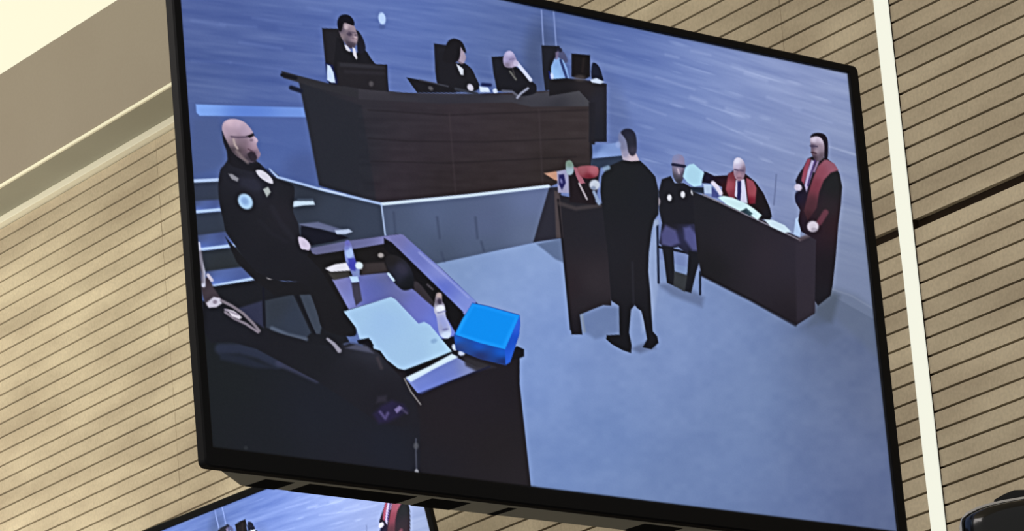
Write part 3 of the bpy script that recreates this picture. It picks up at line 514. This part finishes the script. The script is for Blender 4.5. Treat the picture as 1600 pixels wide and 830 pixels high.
    P([(608, 368), (630, 367), (690, 420), (745, 472), (726, 492), (690, 462), (640, 408), (612, 380)], [(620, 374, (112, 114, 180)), (650, 400, (104, 116, 200)), (690, 425, (128, 140, 218)), (690, 450, (88, 108, 214)), (730, 475, (120, 140, 226))], f=2.5, id=kd)
    Ln([(655, 395), (700, 435), (732, 465)], 3, (160, 170, 235), f=4, al=.5)
    P([(519, 437), (560, 430), (606, 426), (616, 436), (650, 455), (668, 470), (700, 500), (714, 524), (690, 530), (650, 505), (612, 465), (545, 484)], [(530, 442, (120, 122, 190)), (545, 475, (130, 140, 215)), (590, 450, (82, 96, 180)), (620, 460, (100, 106, 170)), (600, 432, (96, 100, 150)), (650, 480, (104, 112, 205)), (680, 505, (100, 118, 225)), (570, 460, (88, 98, 190)), (700, 515, (110, 130, 232))], f=3, id=kd)
    P([(562, 412), (600, 410), (606, 424), (565, 430)], (58, 50, 52), f=5, al=.9); P([(645, 440), (655, 440), (685, 468), (680, 482), (665, 470), (648, 454)], (52, 46, 54), f=3, al=.9)
    P([(600, 372), (612, 379), (724, 488), (714, 506), (690, 488), (660, 448), (600, 388)], (14, 14, 20), f=3)
    k = c.new('dark_bag', 'rounded dark object lying in the near desk'); P([(602, 404), (612, 398), (628, 404), (640, 416), (647, 436), (644, 450), (632, 454), (622, 448), (612, 436), (606, 420)], [(625, 425, (36, 38, 58)), (640, 445, (16, 20, 28)), (612, 405, (30, 28, 32))], f=3, sm=True, id=k); B(628, 420, 7, 10, (50, 48, 70), -40, 1.2, al=.6)
    Ln([(607, 428), (615, 438)], 4, (182, 210, 240), f=2); B(595, 399, 4.5, 3.5, (158, 150, 150), f=.8); Ln([(668, 445), (676, 452)], 3, (80, 74, 84), f=3, al=.8)
    k = c.new('paper', 'crumpled white paper beside the far bottle'); P([(508, 420), (514, 417), (524, 413), (545, 410), (562, 410), (566, 420), (545, 423), (517, 425)], (214, 214, 228), f=2.2, id=k); P([(512, 426), (545, 424), (548, 432), (522, 438)], (66, 64, 62), f=4, al=.9)
    k = c.new('bottle', 'clear water bottle with a violet cap on the near desk')
    P([(539, 378), (545, 376), (549, 382), (553, 398), (556, 410), (562, 418), (562, 432), (552, 434), (546, 420), (540, 408), (538, 395)], [(543, 380, (104, 104, 190)), (546, 395, (150, 175, 235)), (542, 405, (120, 140, 220)), (549, 414, (62, 64, 180)), (556, 424, (120, 140, 200))], f=2.2, id=k)
    B(543, 379, 3.4, 3.6, (100, 102, 196), f=.7); B(546, 396, 5, 8, (160, 188, 242), f=.7, al=.9); B(542, 388, 4, 3, (110, 122, 210), f=.9, al=.8); P([(543, 404), (554, 403), (558, 413), (555, 424), (549, 422)], (62, 66, 188), f=3, al=.85); B(561, 415, 6, 5.5, (200, 220, 232), f=.5, id=k); P([(546, 432), (559, 432), (561, 440), (550, 442)], (170, 205, 245), f=2.5, id=k)
    P([(549, 442), (561, 441), (566, 470), (556, 478), (552, 462)], (62, 60, 80), f=3)
    k = c.new('bottle', 'small clear bottle beside the blue box')
    P([(681, 462), (684, 458), (690, 459), (691, 470), (695, 478), (697, 495), (705, 515), (702, 528), (692, 528), (686, 520), (682, 496), (678, 484)], [(686, 461, (170, 150, 150)), (686, 472, (76, 66, 90)), (687, 482, (220, 226, 246)), (690, 500, (150, 160, 226)), (697, 523, (190, 210, 246)), (690, 512, (150, 156, 205))], f=2.2, sm=True, id=k); B(686, 461, 3, 3, (172, 148, 146), 0, .7); B(687, 471, 3, 4.5, (62, 52, 76), -10, .8, al=.9); B(688, 482, 6.5, 5, (222, 228, 248), -10, .7, al=.95); Ln([(684, 489), (696, 486)], 2, (110, 116, 180), f=2.5, al=.8); B(694, 505, 4, 9, (150, 162, 226), -15, 1, al=.8); B(697, 523, 7, 4, (196, 214, 246), -10, .7, al=.9); B(696, 515, 5, 2, (112, 116, 176), -12, 1, al=.7)
    k = c.new('paper', 'large pale blue sheet lying on the near desk')
    P([(537, 487), (580, 474), (611, 464), (618, 468), (654, 506), (663, 503), (672, 508), (690, 530), (706, 549), (680, 560), (634, 579), (622, 576), (604, 562), (594, 548), (584, 545), (580, 532), (562, 530), (556, 512)], [(560, 490, (156, 198, 240)), (600, 500, (150, 192, 240)), (650, 550, (154, 196, 238)), (690, 545, (162, 206, 242)), (610, 470, (156, 198, 238))], f=2.2, id=k)
    B(678, 533, 5, 3.5, (110, 150, 205), -20, 1, al=.5)
    P([(558, 532), (576, 528), (584, 540), (580, 546), (560, 538)], (16, 17, 28), f=2.5, id=kd)
    P([(630, 579), (705, 551), (712, 556), (640, 590)], (16, 18, 30), f=2.2)
    P([(634, 592), (706, 556), (716, 560), (745, 574), (760, 574), (700, 597), (658, 616), (652, 614)], [(640, 595, (120, 140, 220)), (660, 610, (104, 126, 222)), (700, 580, (104, 124, 210)), (730, 575, (124, 140, 205)), (755, 576, (70, 66, 80)), (690, 595, (100, 122, 216))], f=2.2, id=kd)
    k = c.new('paper', 'narrow white sheet edge along the near desk end'); P([(634, 590), (672, 572), (706, 553), (716, 558), (676, 578), (642, 597)], (196, 220, 252), f=2.5, id=k); B(710, 543, 3.5, 5, (200, 216, 250), -20, .7); B(721, 552, 5, 4, (190, 205, 240), f=.7)
    P([(722, 556), (745, 564), (775, 574), (745, 580), (728, 572)], (46, 44, 52), f=6, al=.9)
    P([(800, 545), (808, 541), (819, 546), (819, 557), (808, 562), (796, 563)], (18, 18, 28), f=2.5, id=kd); Ln([(652, 617), (700, 598), (765, 573)], 3, (20, 24, 60), f=3, al=.7)
    k = c.new('blue_box', 'bright blue box on the corner of the near desk')
    P([(738, 473), (762, 478), (812, 492), (813, 505), (811, 524), (797, 566), (790, 571), (750, 561), (712, 546), (709, 524), (722, 500)], (26, 70, 165), f=2, id=k)
    P([(812, 493), (813, 506), (811, 524), (797, 566), (790, 570), (788, 547)], [(810, 505, (44, 96, 225)), (800, 535, (22, 80, 200)), (793, 562, (30, 90, 215))], f=2, id=k)
    P([(710, 524), (750, 536), (789, 547), (790, 570), (750, 561), (712, 545)], [(715, 530, (20, 90, 195)), (715, 543, (40, 62, 130)), (750, 540, (20, 84, 190)), (750, 558, (30, 46, 110)), (785, 550, (16, 92, 205)), (785, 567, (22, 44, 110))], f=2, id=k)
    P([(738, 474), (762, 479), (812, 493), (789, 546), (750, 536), (711, 523), (722, 500)], (14, 148, 248), f=2, id=k); P([(741, 479), (762, 484), (805, 496), (785, 540), (750, 531), (718, 521), (727, 502)], (0, 140, 240), f=5)
    # --- person and chair in the near left corner
    k = c.new('chair', 'black padded chair back in the near left corner')
    P([(318, 470), (360, 500), (450, 540), (540, 540), (590, 560), (640, 600), (656, 650), (656, 764), (318, 764)], [(340, 600, (24, 29, 34)), (400, 700, (24, 28, 36)), (500, 650, (26, 30, 42)), (600, 700, (26, 30, 44)), (640, 620, (28, 26, 34)), (340, 740, (24, 28, 32)), (560, 740, (28, 29, 40))], f=3, id=k)
    Ln([(344, 545), (375, 545), (405, 553), (435, 568)], 16, (42, 50, 76), f=9, al=.8, id=k); Ln([(435, 568), (465, 580), (495, 594)], 9, (54, 58, 88), f=7, al=.8, id=k); P([(342, 552), (380, 556), (430, 576), (400, 575), (345, 562)], (36, 44, 68), f=8, al=.6)
    k = c.new('person', 'person in black seen from behind with a lanyard')
    P([(316, 470), (330, 478), (352, 478), (378, 492), (404, 516), (425, 518), (470, 530), (510, 545), (540, 536), (570, 538), (592, 552), (612, 574), (632, 596), (650, 630), (652, 660), (630, 668), (590, 660), (540, 625), (498, 597), (450, 572), (400, 545), (360, 534), (330, 536), (318, 520)], [(350, 510, (24, 26, 36)), (430, 540, (24, 25, 34)), (560, 580, (26, 27, 36)), (600, 620, (27, 26, 36)), (500, 560, (24, 26, 34)), (575, 550, (44, 46, 60))], f=3, id=k)
    P([(312, 440), (326, 432), (334, 450), (346, 468), (338, 480), (322, 478), (316, 460)], (66, 56, 66), f=4, id=k)
    P([(322, 474), (334, 464), (344, 466), (347, 474), (338, 480), (326, 481)], (190, 186, 206), f=3, id=k); B(336, 472, 3.5, 3, (140, 128, 150), f=.8)
    Ln([(346, 470), (362, 478), (380, 490), (396, 506), (405, 517)], 4.5, (122, 112, 126), f=3, id=k); Ln([(352, 488), (366, 498), (384, 506), (403, 519)], 4, (128, 118, 134), f=3, id=k)
    P([(354, 483), (366, 486), (378, 496), (374, 499), (362, 494)], (208, 202, 216), f=2.4, id=k); Ln([(352, 484), (372, 492)], 3, (150, 140, 160), f=3)
    Ln([(311, 380), (314, 405), (318, 425), (318, 446)], 3.6, (196, 200, 226), f=2.6, id=k, w2=6); Ln([(325, 430), (331, 438)], 5, (190, 184, 205), f=2.6, id=k); Ln([(313, 395), (316, 440)], 7, (70, 62, 76), f=5, al=.6)
    Ln([(512, 530), (522, 538), (530, 548)], 4, (140, 138, 158), f=3, w2=7, id=k); P([(540, 544), (556, 538), (574, 542), (584, 552), (572, 550)], (80, 84, 112), f=5, al=.8)
    Ln([(538, 538), (548, 535), (566, 540)], 3, (70, 84, 130), f=3, al=.7)
    Ln([(590, 560), (596, 575)], 5, (66, 58, 66), f=6, al=.7)
    P([(583, 648), (596, 634), (612, 626), (630, 632), (638, 642), (622, 652), (606, 660), (592, 662)], (38, 32, 70), f=9, al=.9, id=k); Ln([(594, 644), (602, 654), (606, 646)], 4, (84, 74, 132), f=5, al=.9); P([(616, 640), (624, 634), (630, 638), (620, 646)], (120, 108, 168), f=3, al=.9); Ln([(628, 640), (636, 646)], 3, (64, 58, 92), f=4)
    P([(590, 620), (604, 618), (604, 628), (588, 630)], (52, 48, 66), f=7, al=.6)
    k = c.new('microphone', 'thin grey microphone stalk by the near desk'); Ln([(632, 592), (642, 612), (657, 632)], 2.2, (120, 116, 118), f=2.2, id=k); k = c.new('microphone', 'faint grey vertical stalk low in the dark foreground'); Ln([(650, 686), (650, 714), (651, 738)], 2.4, (62, 66, 84), f=2.6, id=k); B(650, 697, 4, 5, (78, 80, 90), f=1, al=.8); B(651, 738, 3, 4.5, (156, 158, 170), f=.8)
    B(526, 741, 4, 3.4, (78, 78, 80), f=1, al=.9); B(384, 700, 3, 3, (40, 44, 50), f=1, al=.8)
    P([(318, 716), (400, 728), (640, 752), (834, 764), (834, 790), (300, 760)], (18, 19, 22), f=16, al=.7)
    return c

def build_picture(parent, x0, x1, z0, z1, nx, nz, pm):
    gx, gz = np.linspace(x0, x1, nx), np.linspace(z1, z0, nz)
    GX, GZ = np.meshgrid(gx, gz); px, py = tv_to_px(GX.ravel(), GZ.ravel())
    c = paint(px, py, 14 if pm is M['picture_bright'] else 0)
    # an unlit hair-line of the panel shows along its border
    e = np.minimum.reduce([GX.ravel()-x0, x1-GX.ravel(), z1-GZ.ravel(), GZ.ravel()-z0])
    im = c.C.reshape(nz, nx, 3)
    def blur(a, r):
        for ax in (0, 1):
            for _ in range(2):
                p = np.pad(a, [(r, r) if k == ax else (0, 0) for k in (0, 1, 2)], 'edge'); cs = np.cumsum(p, ax, dtype=np.float64)
                cs = np.concatenate([np.zeros_like(np.take(cs, [0], ax)), cs], ax); n_ = 2*r+1
                a = ((np.take(cs, range(n_, cs.shape[ax]), ax) - np.take(cs, range(0, cs.shape[ax]-n_), ax))/n_).astype(np.float32)
        return a
    # the set sharpens its feed: light and dark fringes along edges
    d = im - blur(im, max(2, nx//240)); dl = d @ np.array([.3, .59, .11], np.float32); im = im + np.clip(d*.14 + dl[..., None]*.32, -26, 26)
    lum = im @ np.array([.3, .59, .11], np.float32); mx = im.max(-1); k_ = (.13*(1-np.clip(((mx-im.min(-1))/(mx+1)-.62)/.25, 0, 1)*np.clip((mx-120)/60, 0, 1)))[..., None]; im = im*(1-k_) + lum[..., None]*k_
    im = im + (c.rs.rand(nz, nx, 1)-.5)*3
    c.C = im.reshape(-1, 3); c.C *= np.clip(.45+e/.004, 0, 1)[:, None]
    col = np.clip(c.C, 0, 255)/255
    idx = np.arange(nx*nz).reshape(nz, nx); qa = idx[:-1, :-1].ravel(); qid = c.I[qa]
    quads = np.stack([qa, idx[1:, :-1].ravel(), idx[1:, 1:].ravel(), idx[:-1, 1:].ravel()], 1)
    co = np.stack([GX.ravel(), np.zeros(nx*nz), GZ.ravel()], 1).astype(np.float32)
    for k in range(1, len(c.names)):
        q = quads[qid == k]
        if len(q) < 4: continue
        name, label = c.names[k]; u, inv = np.unique(q.ravel(), return_inverse=True)
        me = bpy.data.meshes.new(name); n = len(q)
        me.vertices.add(len(u)); me.vertices.foreach_set('co', co[u].ravel())
        me.loops.add(n*4); me.loops.foreach_set('vertex_index', inv.astype(np.int32).ravel())
        me.polygons.add(n); me.polygons.foreach_set('loop_start', np.arange(0, n*4, 4, dtype=np.int32))
        me.update(calc_edges=True)
        a = me.color_attributes.new('picture', 'BYTE_COLOR', 'POINT')
        buf = np.ones((len(u), 4), np.float32); buf[:, :3] = col[u]; a.data.foreach_set('color_srgb', buf.ravel())
        me.materials.append(pm)
        o = bpy.data.objects.new(name, me); C.objects.link(o); o.parent = parent; o['label'] = label

# ------------------------------------------------------------------ television sets
def rounded_ring(bm, x0, x1, z0, z1, ix0, ix1, iz0, iz1, y0, y1, r, yin):
    # frame with rounded outer corners and a sloped inner lip
    def loop(xa, xb, za, zb, rr, y, n=5):
        pts = []
        for cx, cz, a0 in ((xb-rr, zb-rr, 0), (xa+rr, zb-rr, 90), (xa+rr, za+rr, 180), (xb-rr, za+rr, 270)):
            for k in range(n+1):
                t = math.radians(a0+90*k/n); pts.append(bm.verts.new((cx+rr*math.cos(t), y, cz+rr*math.sin(t))))
        return pts
    L = [loop(ix0, ix1, iz0, iz1, .0005, yin), loop(ix0-.001, ix1+.001, iz0-.001, iz1+.001, .001, y0+.0008), loop(ix0-.0025, ix1+.0025, iz0-.0025, iz1+.0025, .002, y0),
         loop(x0+.002, x1-.002, z0+.002, z1-.002, r, y0), loop(x0, x1, z0, z1, r, y0+.002), loop(x0, x1, z0, z1, r, y1)]
    for a, b in zip(L, L[1:]):
        for i in range(len(a)): bm.faces.new((a[i], a[(i+1) % len(a)], b[(i+1) % len(a)], b[i]))
    bm.faces.new(L[-1][::-1])
    bmesh.ops.recalc_face_normals(bm, faces=bm.faces)

def television(matrix, label, opening, outer, nx, nz, pm):
    tv = empty('television', matrix, label=label, category='television')
    x0, x1, z0, z1 = outer; ix0, ix1, iz0, iz1 = opening
    bm = bmesh.new(); rounded_ring(bm, x0, x1, z0, z1, ix0, ix1, iz0, iz1, -.0035, .010, .008, .0)
    link_mesh('bezel', bm, M['bezel'], tv)
    sc = link_mesh('screen', boxmesh(ix0-.001, ix1+.001, .0006, .004, iz0-.001, iz1+.001), M['slot'], tv)
    sc['label'] = 'lit screen showing a courtroom hearing'
    build_picture(sc, ix0, ix1, iz0, iz1, nx, nz, pm)
    # deeper casing behind, its end sloped, with a grey underside cut by vent slots
    D1 = .062; bx0, bx1, bz0, bz1 = x0+.034, x1-.034, z0+.0015, z1-.16
    bm = bmesh.new()
    f = [(bx0, .0095, bz0), (bx1, .0095, bz0), (bx1, .0095, bz1), (bx0, .0095, bz1)]
    b = [(bx0+.075, D1, bz0+.001), (bx1-.075, D1, bz0+.001), (bx1-.075, D1, bz1-.06), (bx0+.075, D1, bz1-.06)]
    F = [bm.verts.new(p) for p in f]; Bk = [bm.verts.new(p) for p in b]
    bm.faces.new(F); bm.faces.new(Bk[::-1])
    for i in range(4): bm.faces.new((F[i], F[(i+1) % 4], Bk[(i+1) % 4], Bk[i]))
    bmesh.ops.recalc_face_normals(bm, faces=bm.faces); link_mesh('rear_casing', bm, M['chassis'], tv)
    bm = bmesh.new(); q = [(bx0+.004, .0125), (bx1-.004, .0125), (bx1-.072, D1-.003), (bx0+.072, D1-.003)]
    lo = [bm.verts.new((a, b_, bz0-.0012)) for a, b_ in q]; hi = [bm.verts.new((a, b_, bz0+.002)) for a, b_ in q]
    bm.faces.new(lo); bm.faces.new(hi[::-1])
    for i in range(4): bm.faces.new((lo[i], lo[(i+1) % 4], hi[(i+1) % 4], hi[i]))
    bmesh.ops.recalc_face_normals(bm, faces=bm.faces); under = link_mesh('underside_panel', bm, M['under'], tv)
    for a, bb, y0, y1 in VENTS:
        link_mesh('vent_slot', boxmesh(a, bb, y0, y1, bz0-.0016, bz0+.001), M['slot'], under)
    for sx in (-.2, .2):
        bm = bmesh.new(); cyl(bm, (sx, D1-.002, 0), (sx, D1+.006, 0), .012, 12); link_mesh('mounting_bolt', bm, M['steel'], tv)
    return tv
VENTS = [(-.498, -.452, .022, .0605), (-.43, -.255, .020, .060), (-.23, -.165, .020, .060), (-.10, -.086, .020, .060), (.14, .21, .020, .060), (.255, .34, .020, .060), (.37, .48, .020, .060)]

def tmat(M3, o, s=1.0):
    m = M3.to_4x4() @ Matrix.Scale(s, 4); m.translation = o + Vector((0, 0, EYE)); return m
bpy.context.view_layer.update()
M1 = tmat(TVM, TVO)
tv1 = television(M1, 'large black television mounted in front of the slatted wall', (-.598, .602, -.3178, .3305), (-.6125, .6215, -.3425, .3425), 860, 580, M['picture'])
M2 = tmat(eul(0.119043, -0.102047, -0.639228), Vector((-0.5782462, 9.3639867, 1.7506844)), 0.8258381)
tv2 = television(M2, 'smaller black television partly hidden below the large one', (-.602, .606, -.3178, .326), (-.6215, .6215, -.3425, .3425), 460, 250, M['picture_bright'])

# steel arms that carry the sets
def hidden_point(matrix, back_y=.1):
    # where the sight line through the middle of the set's back meets the wall
    P = np.array(matrix @ Vector((0, back_y, 0))) - np.array([0, 0, EYE]); P = P*(WD/-(P @ OUT)); return float(P @ WDIR), float(P[2])
def bracket(matrix, label, to_s, to_z, back_y=.065):
    b = empty('wall_bracket', matrix, label=label, category='bracket')
    bpy.context.view_layer.update()
    inv = matrix.inverted()
    bm = bmesh.new(); box(bm, -.22, .22, back_y-.001, back_y+.008, -.10, .10, bev=.002); link_mesh('mounting_plate', bm, M['steel'], b)
    p0 = Vector((0, back_y+.006, 0)); p1 = inv @ wp(to_s, .016, to_z)
    bm = bmesh.new(); cyl(bm, p0, p1, .022, 16); link_mesh('arm', bm, M['steel'], b)
    m = wall_matrix(to_s, .010, to_z)
    bm = boxmesh(-.09, .09, -.006, .006, -.12, .12, bev=.002)
    o = link_mesh('wall_plate', bm, M['steel'], b); o.matrix_parent_inverse = Matrix.Identity(4); o.matrix_basis = inv @ m
    return b
bracket(M1, 'dark steel arm holding the large television off the wall', *hidden_point(M1))
bracket(M2, 'dark steel arm behind the smaller television', *hidden_point(M2))

# ------------------------------------------------------------------ glossy black housing at the lower right
def plane_pt(x, y, depth):
    v = FW*FPX + RX*(x-800) - UP*(y-415); v = v*(depth/v[1]); return v[0], v[2]
def housing():
    Y = 6.2; cx, cz = plane_pt(1640, 850, Y)
    m = Matrix.Translation((cx, Y, cz+EYE))
    o = empty('loudspeaker', m, label='glossy black rounded housing with a silver rim near the light strip', category='device')
    # arched outline, measured on the front of the housing
    arch = [(1503, 834), (1502, 818), (1503, 812), (1512, 804.5), (1528, 796.5), (1545, 791), (1570, 785.5), (1600, 780.5), (1640, 777.5)]
    left = [(a-cx, b-cz) for a, b in (plane_pt(x, y, Y) for x, y in arch)]
    top = left[-1][1]; half = left + [(-a, b) for a, b in left[::-1][1:]]
    low = min(b for a, b in half); R0 = -left[0][0]
    outline = [(-R0*.93, low-.07), (-R0, low-.035)] + half[:] + [(R0, low-.035), (R0*.93, low-.07)]
    def prism(pts, y0, y1, sc0=1, sc1=1):
        bm = bmesh.new(); a = [bm.verts.new((x*sc0, y0, z*sc0)) for x, z in pts]; b = [bm.verts.new((x*sc1, y1, z*sc1)) for x, z in pts]
        bm.faces.new(a); bm.faces.new(b[::-1])
        for i in range(len(a)): bm.faces.new((a[i], a[(i+1) % len(a)], b[(i+1) % len(b)], b[i]))
        bmesh.ops.recalc_face_normals(bm, faces=bm.faces); return bm
    bm = prism(outline, .004, .13, 1, .9)
    link_mesh('shell', bm, M['gloss'], o)
    # domed glossy front set inside the rim
    bm = bmesh.new(); prev = None; cz0 = low-.01
    for k, (sc, y) in enumerate(((.975, .004), (.96, -.010), (.90, -.020), (.72, -.027), (.4, -.031))):
        cur = [bm.verts.new((x*sc, y, cz0+(z-cz0)*sc)) for x, z in outline]
        if prev:
            for i in range(len(cur)): bm.faces.new((prev[i], prev[(i+1) % len(cur)], cur[(i+1) % len(cur)], cur[i]))
        prev = cur
    bm.faces.new(prev); bmesh.ops.recalc_face_normals(bm, faces=bm.faces)
    link_mesh('front_cover', bm, M['gloss'], o, smooth=True)
    # silver rim: thin band following the arch
    bm = bmesh.new(); n = len(half); rows = []
    for (x, z), (nx_, nz_) in zip(half, [(half[min(i+1, n-1)][0]-half[max(i-1, 0)][0], half[min(i+1, n-1)][1]-half[max(i-1, 0)][1]) for i in range(n)]):
        L = math.hypot(nx_, nz_) or 1; ux, uz = -nz_/L, nx_/L; t = .0032 if abs(x) < R0*.93 else .001
        rows.append([bm.verts.new((x, -.004, z)), bm.verts.new((x+ux*t, -.002, z+uz*t)), bm.verts.new((x+ux*t, .02, z+uz*t)), bm.verts.new((x, .02, z))])
    for a, b in zip(rows, rows[1:]):
        for i in range(4): bm.faces.new((a[i], a[(i+1) % 4], b[(i+1) % 4], b[i]))
    bm.faces.new(rows[0]); bm.faces.new(rows[-1][::-1]); bmesh.ops.recalc_face_normals(bm, faces=bm.faces)
    link_mesh('rim', bm, M['rim'], o, smooth=False)
    bp = [(a-cx, b-cz) for a, b in (plane_pt(x, y, Y+.05) for x, y in ((1552, 786), (1568, 777), (1583, 771), (1640, 769), (1690, 774), (1700, 792), (1560, 800)))]
    link_mesh('mount_block', prism(bp, .03, .12), M['chassis'], o)
    q = plane_pt(1541, 812, Y-.02); bm = bmesh.new(); bmesh.ops.create_uvsphere(bm, u_segments=12, v_segments=8, radius=.0028)  # pale bead added as a small reflection on the glossy cover
    bmesh.ops.translate(bm, verts=bm.verts, vec=(q[0]-cx, -.0125, q[1]-cz)); link_mesh('glint_bead', bm, M['rim'], o, smooth=True)
    inv = m.inverted(); t = inv @ wp(float(np.dot([cx, Y, 0], WDIR)), .005, cz)
    bm = bmesh.new(); cyl(bm, (0, .10, 0), t, .018, 16); link_mesh('wall_arm', bm, M['steel'], o)
housing()
